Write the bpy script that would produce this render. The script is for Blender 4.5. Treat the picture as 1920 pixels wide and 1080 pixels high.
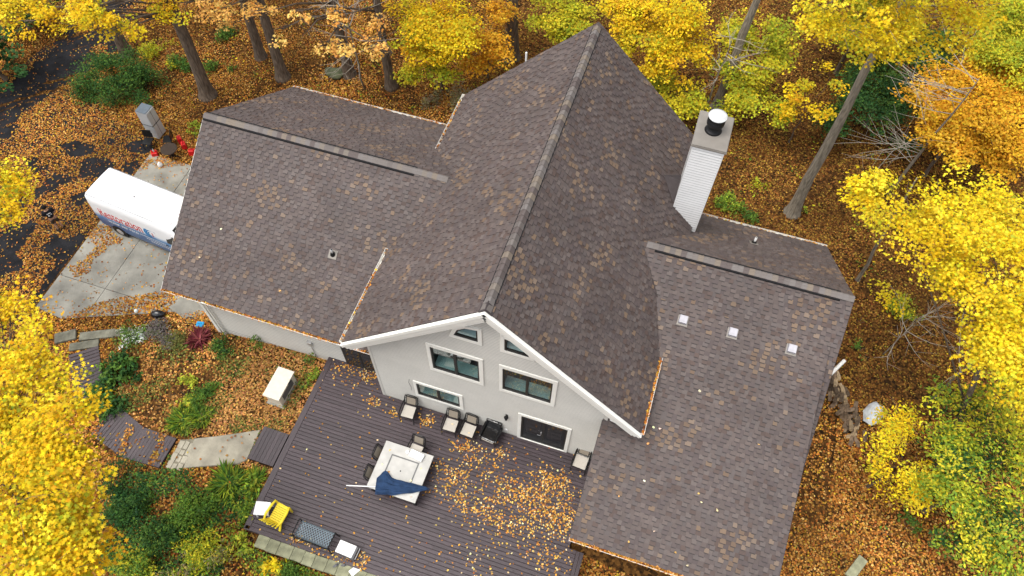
import bpy, bmesh, math, random
import numpy as np
from mathutils import Matrix, Vector, Quaternion
for o in list(bpy.data.objects): bpy.data.objects.remove(o)
random.seed(7); RNG = np.random.default_rng(11)
scene = bpy.context.scene; COL = scene.collection
R = math.radians

# ------------------------------------------------------------------ camera
CAM = Vector((3.6806, -9.6652, 28.6363))
yaw, pitch, roll = -0.29311, -1.02688, 0.02382
fw = Vector((math.sin(yaw)*math.cos(pitch), math.cos(yaw)*math.cos(pitch), math.sin(pitch)))
r0 = Vector((math.cos(yaw), -math.sin(yaw), 0)); u0 = r0.cross(fw)
rt = r0*math.cos(roll)+u0*math.sin(roll); up = -r0*math.sin(roll)+u0*math.cos(roll)
cd = bpy.data.cameras.new('camera'); cam = bpy.data.objects.new('camera', cd); COL.objects.link(cam)
M = Matrix((rt, up, -fw)).transposed().to_4x4(); M.translation = CAM; cam.matrix_world = M
cd.sensor_width = 36; cd.lens = 1407.91/1920*36; cd.clip_end = 600; cd.clip_start = .2
scene.camera = cam

# ------------------------------------------------------------------ light: bright overcast, weak broad sun from the left
SUN_AZ, SUN_EL = R(234), R(71)          # azimuth clockwise from +y, elevation
w = bpy.data.worlds.new('World'); scene.world = w; w.use_nodes = True
nt = w.node_tree; bg = nt.nodes['Background']
sky = nt.nodes.new('ShaderNodeTexSky'); sky.sky_type = 'NISHITA'; sky.sun_disc = False
sky.sun_elevation = SUN_EL; sky.sun_rotation = SUN_AZ; sky.dust_density = 4; sky.air_density = 1.0; sky.ozone_density = 1
hs = nt.nodes.new('ShaderNodeHueSaturation'); hs.inputs['Saturation'].default_value = .22
nt.links.new(sky.outputs[0], hs.inputs['Color']); nt.links.new(hs.outputs[0], bg.inputs[0]); bg.inputs[1].default_value = .15
sd = bpy.data.lights.new('sun', 'SUN'); sd.energy = .85; sd.angle = R(35); sd.color = (1, .95, .87)
so = bpy.data.objects.new('sun', sd); COL.objects.link(so)
sdir = Vector((math.sin(SUN_AZ)*math.cos(SUN_EL), math.cos(SUN_AZ)*math.cos(SUN_EL), math.sin(SUN_EL)))
so.rotation_euler = sdir.to_track_quat('Z', 'Y').to_euler(); so.location = (0, 0, 60)
vs = scene.view_settings; vs.view_transform = 'Standard'; vs.look = 'None'; vs.gamma = 1; vs.exposure = .90
scene.cycles.max_bounces = 6; scene.cycles.transparent_max_bounces = 12

# ------------------------------------------------------------------ materials
def _mat(name):
    m = bpy.data.materials.new(name); m.use_nodes = True
    return m, m.node_tree, m.node_tree.nodes['Principled BSDF']
def mat(name, col, rough=.7, metal=0, var=.12, scale=6, bump=0, bscale=60, objvar=0, spec=.22, stretch=None, col2=None):
    m, t, b = _mat(name); N = t.nodes.new; L = t.links.new
    b.inputs['Roughness'].default_value = rough; b.inputs['Metallic'].default_value = metal
    b.inputs['Specular IOR Level'].default_value = spec
    tc = N('ShaderNodeTexCoord'); src = tc.outputs['Object']
    if stretch:
        mp = N('ShaderNodeMapping'); mp.inputs['Scale'].default_value = stretch; L(src, mp.inputs[0]); src = mp.outputs[0]
    nz = N('ShaderNodeTexNoise'); nz.inputs['Scale'].default_value = scale; nz.inputs['Detail'].default_value = 6
    L(src, nz.inputs['Vector'])
    rp = N('ShaderNodeValToRGB'); e = rp.color_ramp.elements; e[0].position = .3; e[1].position = .7
    c2 = col2 or [min(1, c*(1+var)) for c in col]
    e[0].color = [c*(1-var) for c in col]+[1]; e[1].color = list(c2)+[1]
    L(nz.outputs['Fac'], rp.inputs[0]); out = rp.outputs[0]
    if objvar:
        oi = N('ShaderNodeObjectInfo'); mr = N('ShaderNodeMapRange')
        mr.inputs['To Min'].default_value = 1-objvar; mr.inputs['To Max'].default_value = 1+objvar
        L(oi.outputs['Random'], mr.inputs['Value'])
        hv = N('ShaderNodeHueSaturation'); L(mr.outputs[0], hv.inputs['Value']); L(out, hv.inputs['Color']); out = hv.outputs[0]
    L(out, b.inputs['Base Color'])
    if bump:
        n2 = N('ShaderNodeTexNoise'); n2.inputs['Scale'].default_value = bscale; n2.inputs['Detail'].default_value = 8; L(src, n2.inputs['Vector'])
        bp = N('ShaderNodeBump'); bp.inputs['Strength'].default_value = bump; bp.inputs['Distance'].default_value = .02
        L(n2.outputs['Fac'], bp.inputs['Height']); L(bp.outputs[0], b.inputs['Normal'])
    return m
def attr_mat(name, rough=.6, trans=0, grain=0, gscale=90, spec=.3):
    m, t, b = _mat(name); N = t.nodes.new; L = t.links.new
    a = N('ShaderNodeAttribute'); a.attribute_name = 'col'; out = a.outputs['Color']
    b.inputs['Roughness'].default_value = rough; b.inputs['Specular IOR Level'].default_value = spec
    if grain:
        tc = N('ShaderNodeTexCoord'); nz = N('ShaderNodeTexNoise'); nz.inputs['Scale'].default_value = gscale; nz.inputs['Detail'].default_value = 5
        L(tc.outputs['Object'], nz.inputs['Vector'])
        n3 = N('ShaderNodeTexNoise'); n3.inputs['Scale'].default_value = .55; n3.inputs['Detail'].default_value = 5; L(tc.outputs['Object'], n3.inputs['Vector'])
        ad = N('ShaderNodeMath'); ad.operation = 'ADD'; L(nz.outputs['Fac'], ad.inputs[0]); L(n3.outputs['Fac'], ad.inputs[1])
        mr = N('ShaderNodeMapRange'); mr.inputs['From Min'].default_value = .6; mr.inputs['From Max'].default_value = 1.4
        mr.inputs['To Min'].default_value = 1-grain; mr.inputs['To Max'].default_value = 1+grain; L(ad.outputs[0], mr.inputs['Value'])
        hv = N('ShaderNodeHueSaturation'); L(mr.outputs[0], hv.inputs['Value']); L(out, hv.inputs['Color']); out = hv.outputs[0]
    L(out, b.inputs['Base Color'])
    if trans:
        tr = N('ShaderNodeBsdfTranslucent'); L(out, tr.inputs['Color'])
        mx = N('ShaderNodeMixShader'); mx.inputs[0].default_value = trans
        L(b.outputs[0], mx.inputs[1]); L(tr.outputs[0], mx.inputs[2]); L(mx.outputs[0], t.nodes['Material Output'].inputs['Surface'])
    return m
MT = {}
MT['leaf'] = attr_mat('leaf', .6, .22, spec=.06)
MT['litter'] = attr_mat('litter_leaf', .8, .08, spec=.06)
MT['shingle'] = attr_mat('shingle', .7, 0, .26, 70, spec=.4)
MT['sheath'] = mat('roof_sheathing', (.06, .05, .05), .9)
MT['trim'] = mat('white_trim', (.82, .81, .75), .5, var=.04, scale=2)
MT['siding'] = mat('siding', (.60, .58, .53), .6, var=.05, scale=1.2)
MT['siding_white'] = mat('chimney_siding', (.86, .86, .85), .55, var=.04, scale=1.5)
MT['lapshade'] = mat('siding_lap_shade', (.36, .36, .34), .8)  # grey for the shadow line painted along each siding lap
MT['lapshadepale'] = mat('siding_lap_shade_pale', (.47, .47, .46), .8)  # paler painted lap shadow for the white chimney siding
MT['venthood'] = mat('vent_hood', (.42, .41, .44), .6)
MT['flat_white'] = mat('flue_top', (.50, .51, .51), .5)
MT['wall'] = mat('wall_paint', (.58, .575, .55), .7, var=.08, scale=1.5)
MT['gutter'] = mat('gutter_white', (.78, .76, .70), .45, var=.06, scale=5)
MT['seam'] = mat('panel_seam', (.25, .26, .27), .6)
MT['black'] = mat('black_plastic', (.012, .012, .013), .5)
MT['ventblack'] = mat('ridge_vent_black', (.01, .01, .011), .7)
MT['winframe'] = mat('window_frame_dark', (.03, .028, .026), .45)
MT['dark'] = mat('dark_room', (.03, .03, .03), .9)
MT['sillin'] = mat('inner_sill', (.62, .70, .70), .6, var=.15, scale=5)
MT['curtain'] = mat('curtain', (.68, .68, .68), .9, var=.2, scale=5, stretch=(4, 1, 1))
MT['doorpanel'] = mat('door_panel_dark', (.012, .014, .017), .3)
MT['chrome'] = mat('satin_metal', (.6, .6, .6), .3, 1)
MT['galv'] = mat('galvanised', (.55, .55, .55), .45, .6)
MT['capmetal'] = mat('chimney_cap_metal', (.24, .22, .195), .5, .2, var=.1, scale=3)
MT['deck'] = mat('deck_board', (.056, .041, .046), .42, var=.25, scale=3, bump=.25, bscale=14, objvar=.16, stretch=(1, 12, 1), spec=.36)
MT['decky'] = mat('deck_board_cross', (.053, .039, .043), .42, var=.25, scale=3, bump=.25, bscale=14, objvar=.16, stretch=(12, 1, 1), spec=.4)
MT['pathbase'] = mat('path_joint', (.20, .18, .13), .9)
MT['joist'] = mat('deck_frame', (.03, .022, .022), .8)
MT['concrete'] = mat('concrete', (.25, .24, .205), .85, var=.38, scale=.9, bump=.2, bscale=40, objvar=.08)
MT['path'] = mat('path_concrete', (.34, .31, .24), .85, var=.28, scale=1.8, bump=.3, bscale=30, objvar=.08)
MT['paver'] = mat('mossy_paver', (.25, .25, .16), .9, var=.3, scale=4, bump=.4, bscale=30, objvar=.15)
MT['stepstone'] = mat('step_stone', (.15, .145, .11), .9, var=.35, scale=4, bump=.4, bscale=30, objvar=.15)
MT['asphalt'] = mat('asphalt', (.017, .017, .019), .9, var=.35, scale=2, bump=.3, bscale=120, spec=.08)
MT['bark'] = mat('bark', (.13, .10, .075), .95, var=.45, scale=5, bump=.9, bscale=14, stretch=(3, 3, .5), spec=.05)
MT['barkgrey'] = mat('bark_grey', (.24, .21, .165), .95, var=.4, scale=5, bump=.8, bscale=14, stretch=(3, 3, .5), spec=.05)
MT['twig'] = mat('twig', (.36, .32, .26), .9, var=.2)
MT['whiteplastic'] = mat('white_plastic', (.82, .82, .80), .4, var=.02)
MT['yellow'] = mat('yellow_plastic', (.85, .66, .04), .4, var=.05)
MT['red'] = mat('red_plastic', (.60, .02, .02), .35, var=.1)
MT['blue'] = mat('blue_plastic', (.02, .28, .55), .4)
MT['navy'] = mat('navy_canvas', (.016, .038, .09), .85, var=.25, scale=5)
MT['sling'] = mat('beige_sling', (.52, .48, .42), .8, var=.05, scale=30)
MT['slingback'] = mat('brown_sling', (.27, .23, .18), .8, var=.06, scale=30)
MT['iron'] = mat('dark_metal', (.022, .022, .022), .35, .5, var=.1)
MT['gunmetal'] = mat('gunmetal', (.11, .14, .16), .4, .6, var=.1)
MT['tile'] = mat('stone_tile', (.46, .45, .42), .35, var=.12, scale=2.5, objvar=.05)
MT['tileband'] = mat('stone_band', (.16, .16, .155), .4)
MT['glossblack'] = mat('black_vinyl', (.008, .008, .009), .12, var=.1, bump=1, bscale=7, spec=.8)
MT['greybody'] = mat('grey_plastic', (.12, .12, .125), .5)
MT['beige'] = mat('beige_metal', (.66, .61, .50), .5, var=.06)
MT['fridge'] = mat('fridge_panel', (.55, .58, .60), .35, .25, var=.06, scale=1.5)
MT['fridgetop'] = mat('fridge_top', (.14, .17, .20), .5)
MT['tarp'] = mat('pale_tarp', (.55, .58, .60), .4, var=.1, bump=.8, bscale=5)
MT['wood'] = mat('split_wood', (.17, .12, .08), .9, var=.5, scale=5, objvar=.5)
MT['woodlight'] = mat('split_wood_pale', (.38, .28, .17), .9, var=.3, scale=5, objvar=.3)
MT['rock'] = mat('boulder', (.10, .11, .06), .9, var=.4, scale=3, bump=.6, bscale=9)
MT['white'] = mat('white_paint', (.8, .8, .8), .35, var=.02)
MT['tyre'] = mat('tyre', (.015, .015, .015), .8)
MT['skin'] = mat('skin', (.42, .24, .16), .6)
MT['shirt'] = mat('navy_shirt', (.008, .009, .014), .9)
MT['shorts'] = mat('brown_shorts', (.05, .035, .026), .9)
MT['hair'] = mat('dark_cap', (.008, .007, .007), .8)
MT['textred'] = mat('sign_red', (.55, .02, .025), .5, var=.02)
MT['textwhite'] = mat('sign_white', (.8, .8, .8), .5, var=.02)
MT['textblue'] = mat('sign_blue', (.03, .2, .45), .5, var=.05)
MT['textpale'] = mat('sign_pale_blue', (.25, .5, .7), .5, var=.05)
def glass_mat():
    m, t, b = _mat('window_glass'); N = t.nodes.new; L = t.links.new
    g = N('ShaderNodeBsdfGlossy'); g.inputs['Roughness'].default_value = .02; tr = N('ShaderNodeBsdfTransparent'); tr.inputs[0].default_value = (.75, .85, .84, 1)
    lw = N('ShaderNodeLayerWeight'); pw = N('ShaderNodeMath'); pw.operation = 'POWER'; pw.inputs[1].default_value = 4; L(lw.outputs['Facing'], pw.inputs[0])
    fr = N('ShaderNodeMath'); fr.operation = 'MULTIPLY_ADD'; fr.inputs[1].default_value = .8; fr.inputs[2].default_value = .06; L(pw.outputs[0], fr.inputs[0]); mx = N('ShaderNodeMixShader')
    L(fr.outputs[0], mx.inputs[0]); L(tr.outputs[0], mx.inputs[1]); L(g.outputs[0], mx.inputs[2]); L(mx.outputs[0], t.nodes['Material Output'].inputs['Surface'])
    return m
MT['glass'] = glass_mat()
MT['darkglass'] = mat('dark_glass', (.008, .009, .01), .08, spec=.8, var=0)
def ground_mat():
    m, t, b = _mat('woodland_floor'); N = t.nodes.new; L = t.links.new
    tc = N('ShaderNodeTexCoord'); v = N('ShaderNodeTexVoronoi'); v.inputs['Scale'].default_value = 9; v.inputs['Randomness'].default_value = 1
    L(tc.outputs['Object'], v.inputs['Vector'])
    sp = N('ShaderNodeSeparateColor'); L(v.outputs['Color'], sp.inputs[0])
    rp = N('ShaderNodeValToRGB'); e = rp.color_ramp.elements; e[0].color = (.02, .012, .006, 1); e[1].color = (.17, .08, .022, 1)
    k = e.new(.5); k.color = (.07, .032, .01, 1)
    L(sp.outputs[0], rp.inputs[0]); L(rp.outputs[0], b.inputs['Base Color']); b.inputs['Roughness'].default_value = .95; b.inputs['Specular IOR Level'].default_value = .05
    bp = N('ShaderNodeBump'); bp.inputs['Distance'].default_value = .04; L(sp.outputs[1], bp.inputs['Height']); L(bp.outputs[0], b.inputs['Normal'])
    return m
MT['ground'] = ground_mat()
def van_mat():
    m, t, b = _mat('van_wrap'); N = t.nodes.new; L = t.links.new
    tc = N('ShaderNodeTexCoord'); sx = N('ShaderNodeSeparateXYZ'); L(tc.outputs['Object'], sx.inputs[0])
    nz = N('ShaderNodeTexNoise'); nz.inputs['Scale'].default_value = .8; L(tc.outputs['Object'], nz.inputs['Vector'])
    ad = N('ShaderNodeMath'); ad.operation = 'MULTIPLY_ADD'; ad.inputs[1].default_value = .35; L(nz.outputs['Fac'], ad.inputs[0]); L(sx.outputs[2], ad.inputs[2])
    rp = N('ShaderNodeValToRGB'); e = rp.color_ramp.elements; e[0].position = .62; e[0].color = (.03, .10, .26, 1); e[1].position = 1.0; e[1].color = (.80, .81, .82, 1)
    k = e.new(.86); k.color = (.10, .25, .48, 1)
    mr = N('ShaderNodeMapRange'); mr.inputs['From Max'].default_value = 1.62; L(ad.outputs[0], mr.inputs['Value']); L(mr.outputs[0], rp.inputs[0])
    L(rp.outputs[0], b.inputs['Base Color']); b.inputs['Roughness'].default_value = .3
    return m
MT['van'] = van_mat()

# ------------------------------------------------------------------ helpers
def tag(o, label=None, cat=None, group=None, kind=None):
    if label: o['label'] = label
    if cat: o['category'] = cat
    if group: o['group'] = group
    if kind: o['kind'] = kind
    return o
def empty(name, loc=(0, 0, 0), rz=0, label=None, cat=None, group=None):
    o = bpy.data.objects.new(name, None); COL.objects.link(o); o.location = loc; o.rotation_euler = (0, 0, rz); o.empty_display_size = .2
    return tag(o, label, cat, group)
class MB:
    def __init__(s): s.v = []; s.f = []
    def add(s, vs, fs):
        b = len(s.v); s.v += [tuple(v) for v in vs]; s.f += [tuple(i+b for i in f) for f in fs]; return s
    def box(s, c, size, rz=0, M=None, taper=1):
        hx, hy, hz = [d/2 for d in size]; P = []
        for z in (-hz, hz):
            k = taper if z > 0 else 1
            for x, y in ((-hx, -hy), (hx, -hy), (hx, hy), (-hx, hy)):
                p = Vector((x*k, y*k, z))
                if M: p = M @ p
                elif rz: p = Matrix.Rotation(rz, 3, 'Z') @ p
                P.append(p+Vector(c))
        return s.add(P, [(3, 2, 1, 0), (4, 5, 6, 7), (0, 1, 5, 4), (1, 2, 6, 5), (2, 3, 7, 6), (3, 0, 4, 7)])
    def bb(s, x0, x1, y0, y1, z0, z1): return s.box(((x0+x1)/2, (y0+y1)/2, (z0+z1)/2), (abs(x1-x0), abs(y1-y0), abs(z1-z0)))
    def bar(s, a, b, wd, ht, upv=(0, 0, 1)):
        a = Vector(a); b = Vector(b); d = (b-a); L_ = d.length; d.normalize()
        x = d; y = Vector(upv).cross(x)
        if y.length < 1e-4: y = Vector((1, 0, 0)).cross(x)
        y.normalize(); z = x.cross(y); Mx = Matrix((x, y, z)).transposed()
        return s.box((a+b)/2, (L_, wd, ht), M=Mx)
    def tube(s, pts, rad, n=8, cap=True):
        pts = [Vector(p) for p in pts]; k = len(pts)
        if not hasattr(rad, '__len__'): rad = [rad]*k
        vs = []; ref = Vector((0, 0, 1))
        for i, p in enumerate(pts):
            d = (pts[min(i+1, k-1)]-pts[max(i-1, 0)]).normalized()
            if i == 0:
                a = ref.cross(d)
                if a.length < .05: a = Vector((1, 0, 0)).cross(d)
            else: a = a-d*a.dot(d)
            a.normalize(); b = d.cross(a)
            for j in range(n):
                t = 2*math.pi*j/n; vs.append(p+(a*math.cos(t)+b*math.sin(t))*rad[i])
        fs = [(i*n+j, i*n+(j+1) % n, (i+1)*n+(j+1) % n, (i+1)*n+j) for i in range(k-1) for j in range(n)]
        if cap: fs += [tuple(range(n-1, -1, -1)), tuple(range((k-1)*n, k*n))]
        return s.add(vs, fs)
    def lathe(s, prof, c=(0, 0, 0), n=20):
        return s.tube([(c[0], c[1], c[2]+z) for r, z in prof], [max(r, .001) for r, z in prof], n)
    def prism(s, poly, z0, z1, fn=None):
        n = len(poly); a = []
        for z in (z0, z1):
            for p in poly: a.append((p[0], p[1], (fn(p[0], p[1]) if fn else 0)+z))
        return s.add(a, [tuple(range(n-1, -1, -1)), tuple(range(n, 2*n))]+[(i, (i+1) % n, n+(i+1) % n, n+i) for i in range(n)])
    def mesh(s, name, m, smooth=False):
        me = bpy.data.meshes.new(name); me.from_pydata(s.v, [], s.f)
        if m: me.materials.append(MT[m] if isinstance(m, str) else m)
        if smooth: me.polygons.foreach_set('use_smooth', [True]*len(me.polygons))
        me.update(); return me
    def build(s, name, m, parent=None, smooth=False, bevel=0, recalc=True):
        me = s.mesh(name, m, smooth)
        if recalc:
            bm = bmesh.new(); bm.from_mesh(me); bmesh.ops.recalc_face_normals(bm, faces=bm.faces); bm.to_mesh(me); bm.free()
        o = bpy.data.objects.new(name, me); COL.objects.link(o)
        if parent: o.parent = parent
        if bevel:
            md = o.modifiers.new('bevel', 'BEVEL'); md.width = bevel; md.segments = 2; md.limit_method = 'ANGLE'
        return o
def inst(me, name, loc, rot=(0, 0, 0), parent=None, scale=None):
    o = bpy.data.objects.new(name, me); COL.objects.link(o); o.location = loc; o.rotation_euler = rot
    if scale: o.scale = scale
    if parent: o.parent = parent
    return o
def copy_tree(o, parent=None):
    c = o.copy(); COL.objects.link(c); c.parent = parent
    for ch in list(o.children): copy_tree(ch, c)
    return c
def text_mesh(s, name, size, m, parent, Mx, extrude=.002):
    cu = bpy.data.curves.new(name, 'FONT'); cu.body = s; cu.size = size; cu.extrude = extrude; cu.resolution_u = 3
    to = bpy.data.objects.new('tmp', cu); COL.objects.link(to)
    dg = bpy.context.evaluated_depsgraph_get(); me = bpy.data.meshes.new_from_object(to.evaluated_get(dg))
    bpy.data.objects.remove(to); bpy.data.curves.remove(cu)
    me.transform(Mx); me.materials.clear(); me.materials.append(MT[m]); me.name = name
    o = bpy.data.objects.new(name, me); COL.objects.link(o)
    if parent: o.parent = parent
    return o
def polymesh(name, V, K, cols, m, parent=None):
    """V (n*K,3) vertices of n separate K-gons, cols (n,3)"""
    n = len(V)//K; me = bpy.data.meshes.new(name)
    me.vertices.add(n*K); me.vertices.foreach_set('co', np.ascontiguousarray(V, dtype=np.float32).ravel())
    me.loops.add(n*K); me.loops.foreach_set('vertex_index', np.arange(n*K, dtype=np.int32))
    me.polygons.add(n); me.polygons.foreach_set('loop_start', np.arange(0, n*K, K, dtype=np.int32))
    at = me.attributes.new('col', 'FLOAT_COLOR', 'FACE')
    c4 = np.ones((n, 4), dtype=np.float32); c4[:, :3] = cols; at.data.foreach_set('color', c4.ravel())
    me.materials.append(MT[m]); me.update(calc_edges=True); me.validate()
    o = bpy.data.objects.new(name, me); COL.objects.link(o)
    if parent: o.parent = parent
    return o
LEAF = {'tri': np.array([(0, -.5, 0), (.5, -.12, -.05), (.2, .12, .03), (0, .55, -.04), (-.2, .12, .03), (-.5, -.12, -.05)]),
        'maple': np.array([(0, -.5, .02), (.48, -.25, -.05), (.24, -.02, .03), (.42, .25, -.04), (0, .55, -.04), (-.42, .25, -.04), (-.24, -.02, .03), (-.48, -.25, -.05)]),
        'star': np.array([(0, -.5, .02), (.13, -.2, .0), (.5, -.28, -.05), (.27, -.02, .02), (.5, .2, -.05), (.17, .16, .02), (0, .58, -.05), (-.17, .16, .02), (-.5, .2, -.05), (-.27, -.02, .02), (-.5, -.28, -.05), (-.13, -.2, 0)]),
        'oval': np.array([(0, -.5, .03), (.22, -.15, -.02), (.2, .2, -.02), (0, .5, .0), (-.2, .2, -.02), (-.22, -.15, -.02)]),
        'blade': np.array([(-.05, -.5, 0), (.05, -.5, 0), (.06, 0, .08), (0, .5, -.05), (-.06, 0, .08)]),
        'quad': np.array([(.05, -.5, .05), (.46, .08, -.05), (-.06, .48, .06), (-.44, -.06, .04)]),
        'kite': np.array([(0, -.5, .05), (.45, -.02, -.05), (.28, .42, .06), (-.28, .42, -.02), (-.45, -.02, .07)])}
def leaf_verts(pos, nrm, size, kind, tangent=None):
    n = len(pos); T = LEAF[kind]
    nrm = nrm/np.linalg.norm(nrm, axis=1, keepdims=True)
    a = RNG.normal(size=(n, 3)) if tangent is None else tangent
    a = a-nrm*(a*nrm).sum(1, keepdims=True); a /= np.linalg.norm(a, axis=1, keepdims=True); b = np.cross(nrm, a)
    # b runs along the leaf for kind 'blade' use a as the long axis
    V = pos[:, None, :]+size[:, None, None]*(T[None, :, 0, None]*b[:, None, :]+T[None, :, 1, None]*a[:, None, :]+T[None, :, 2, None]*nrm[:, None, :])
    return V.reshape(-1, 3), T.shape[0]
def pick(pal, n):
    """pal: list of (weight, rgb)"""
    w_ = np.array([p[0] for p in pal], float); w_ /= w_.sum(); C = np.array([p[1] for p in pal])
    return C[RNG.choice(len(pal), n, p=w_)]
def jitter(c, hv=.18, vv=.22):
    n = len(c); return np.clip(c*(1+RNG.normal(0, vv, (n, 1)))*(1+RNG.normal(0, hv*.4, (n, 3))), .003, .95)
def sst(a, b, x):
    t = (x-a)/(b-a); t = 0 if t < 0 else 1 if t > 1 else t
    return t*t*(3-2*t)
def gz(x, y):
    t = sst(-17, -8.3, x)*(1-sst(3, 7, x))*(1-sst(.8, 3, y))
    z = -1.4+1.0*t
    w_ = sst(12.5, 17, y)+sst(12, 17, x)+sst(24, 30, -x)
    return z+min(1, w_)*(.18*math.sin(x*.55+1)*math.cos(y*.47)+.10*math.sin(x*1.3-y*1.1))
def inpoly(x, y, P):
    c = False; j = len(P)-1
    for i in range(len(P)):
        xi, yi = P[i][:2]; xj, yj = P[j][:2]
        if (yi > y) != (yj > y) and x < (xj-xi)*(y-yi)/(yj-yi)+xi: c = not c
        j = i
    return c
# ================================================================== GROUND
def lin(a, b, st): return list(np.arange(a, b+1e-6, st))
gx = [-260, -140, -80]+lin(-48, 36, .8)+[70, 140, 260]; gy = [-260, -120, -60]+lin(-26, 46, .8)+[80, 140, 260]
mb = MB(); nx, ny = len(gx), len(gy)
mb.v = [(x, y, gz(x, y)) for y in gy for x in gx]
mb.f = [(j*nx+i, j*nx+i+1, (j+1)*nx+i+1, (j+1)*nx+i) for j in range(ny-1) for i in range(nx-1)]
tag(mb.build('ground', 'ground', None, True, recalc=False), kind='structure')
def clip(poly, cl):
    """Sutherland-Hodgman, cl convex ccw"""
    out = list(poly)
    for i in range(len(cl)):
        a = cl[i]; b = cl[(i+1) % len(cl)]; inp = out; out = []
        if not inp: return []
        sd_ = lambda p: (b[0]-a[0])*(p[1]-a[1])-(b[1]-a[1])*(p[0]-a[0])
        for k in range(len(inp)):
            p = inp[k]; q = inp[(k+1) % len(inp)]; sp, sq = sd_(p), sd_(q)
            if sp >= 0: out.append(p)
            if (sp >= 0) != (sq >= 0):
                t = sp/(sp-sq); out.append((p[0]+(q[0]-p[0])*t, p[1]+(q[1]-p[1])*t))
    return out
# asphalt drive, following the fall of the ground
drive = [(-21.95, 10.2), (-23.4, 10.6), (-26.0, 11.2), (-28.0, 13.2), (-28.2, 17), (-29.4, 22), (-30, 30), (-33, 30), (-32.3, 20), (-32, 14), (-32.6, 9), (-33.5, 4), (-33, -3), (-30, -8), (-24, -8), (-22, -3), (-21.9, 2)]
mb = MB(); cells = []
for x in lin(-34, -21.5, .5):
    for y in lin(-9, 30, .5):
        if inpoly(x+.25, y+.25, drive): cells.append((x, y))
for x, y in cells:
    mb.add([(a, b, gz(a, b)+.006) for a, b in ((x, y), (x+.5, y), (x+.5, y+.5), (x, y+.5))], [(0, 1, 2, 3)])
tag(mb.build('driveway', 'asphalt', None, recalc=False), kind='structure')
APRON = [(-21.85, -.1), (-20.4, -.25), (-13.1, 2.75), (-13.1, 9.5), (-21.9, 9.5)]
ap = MB().prism([(-21.8, -.05), (-20.4, -.2), (-13.15, 2.8), (-13.15, 9.45), (-21.85, 9.45)], -1.5, -1.385).build('concrete_apron', 'joist'); tag(ap, kind='structure')
for xa, xb in ((-22, -19.42), (-19.42, -16.5), (-16.5, -13)):
    for ya, yb in ((-1, 1.72), (1.72, 5.2), (5.2, 9.6)):
        p = clip([(xa+.012, ya+.012), (xb-.012, ya+.012), (xb-.012, yb-.012), (xa+.012, yb-.012)], APRON)
        if len(p) > 2: MB().prism(p, -1.45, -1.352+random.uniform(-.004, .004)).build('slab', 'concrete', ap)
tag(MB().prism([(-16.1, 1.75), (-14.55, 1.3), (-13.2, 1.05), (-13.2, 2.5), (-15.6, 2.5)], -1.45, -1.28).build('concrete_pad', 'concrete', bevel=.01), kind='structure')
# garden path: poured concrete with a broken edge, following the slope
PATH = [(-8.95, -2.42), (-8.87, -3.72), (-9.10, -3.98), (-10.23, -4.40), (-11.26, -4.78), (-11.9, -4.95), (-12.0, -3.72), (-11.79, -3.66), (-10.50, -3.15)]
pth = MB().prism(PATH, -.1, .03, gz).build('path', 'pathbase'); tag(pth, kind='structure')
def strip(name, P, h, m, par): return MB().prism(P, -.02, h, gz).build(name, m, par, bevel=.006)
strip('slab', [(-8.97, -2.44), (-8.89, -3.70), (-9.12, -3.95), (-10.25, -4.38), (-11.2, -4.74), (-11.42, -3.53), (-10.5, -3.17)], .055, 'path', pth)
rr = random.Random(5)
xs = [-11.24, -11.5, -11.72, -11.98]
for i in range(3):
    ys = [-4.9+.0*i, -4.62, -4.3, -4.02, -3.68]
    for j in range(4):
        a, b = xs[i], xs[i+1]; y0, y1 = ys[j]+rr.uniform(-.05, .05), ys[j+1]+rr.uniform(-.05, .05)
        strip('flagstone', [(a-.012, y0+.012), (a-.02, y1-.012), (b+.012, y1-.01+rr.uniform(-.03, .02)), (b+.02, y0+.012)], .045+rr.uniform(-.015, .01), 'path', pth)
# ================================================================== HOUSE
HOUSE = empty('house', (0, 0, 0), 0, 'pale sided house with brown shingle roofs on three wings and a white chimney', 'house')
ZR = 10.334; SL, SR = .976, .988                 # main roof: ridge height, left and right slope
WL, WR = 5.4, 5.3; ZEL, ZER = ZR-SL*WL, ZR-SR*WR
LB = 12.67
MAINL = lambda x, y: ZR+SL*x
MAINR = lambda x, y: ZR-SR*x
LZ, LY, LS, LX = 6.78, 6.77, .663, -14.08
LF = lambda x, y: LZ-LS*(LY-y)
LBK = lambda x, y: LZ-.662*(y-LY)
RZ, RY, RX = 6.70, 6.34, 11.06
RU = lambda x, y: RZ-.659*(RY-y)
RYB = 4.85; RZB = RZ-.659*(RY-RYB)
RLW = lambda x, y: RZB+.012-.33*(RYB-y)
RBK = lambda x, y: RZ-.78*(y-RY)
TABS = []                                        # (projected area, slope object, verts, faces, colour)
EDGE = (.036, .030, .029)  # cut shingle edges, also the shadow lines painted below raised tabs
BASE = [(.30, (.126, .107, .103)), (.22, (.112, .095, .096)), (.15, (.145, .124, .119)), (.12, (.128, .115, .115)), (.12, (.11, .083, .075)), (.09, (.152, .135, .131))]
TAN = [(.5, (.21, .158, .112)), (.3, (.178, .13, .092)), (.2, (.23, .185, .145))]
camv = np.array(CAM)
def vnoise(s, t, k): return math.sin(s*1.7+k)*math.sin(t*1.3+2*k)+.7*math.sin(s*3.1-t*2.2+k*3)+.5*math.sin(s*.9+t*3.7+k)
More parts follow.
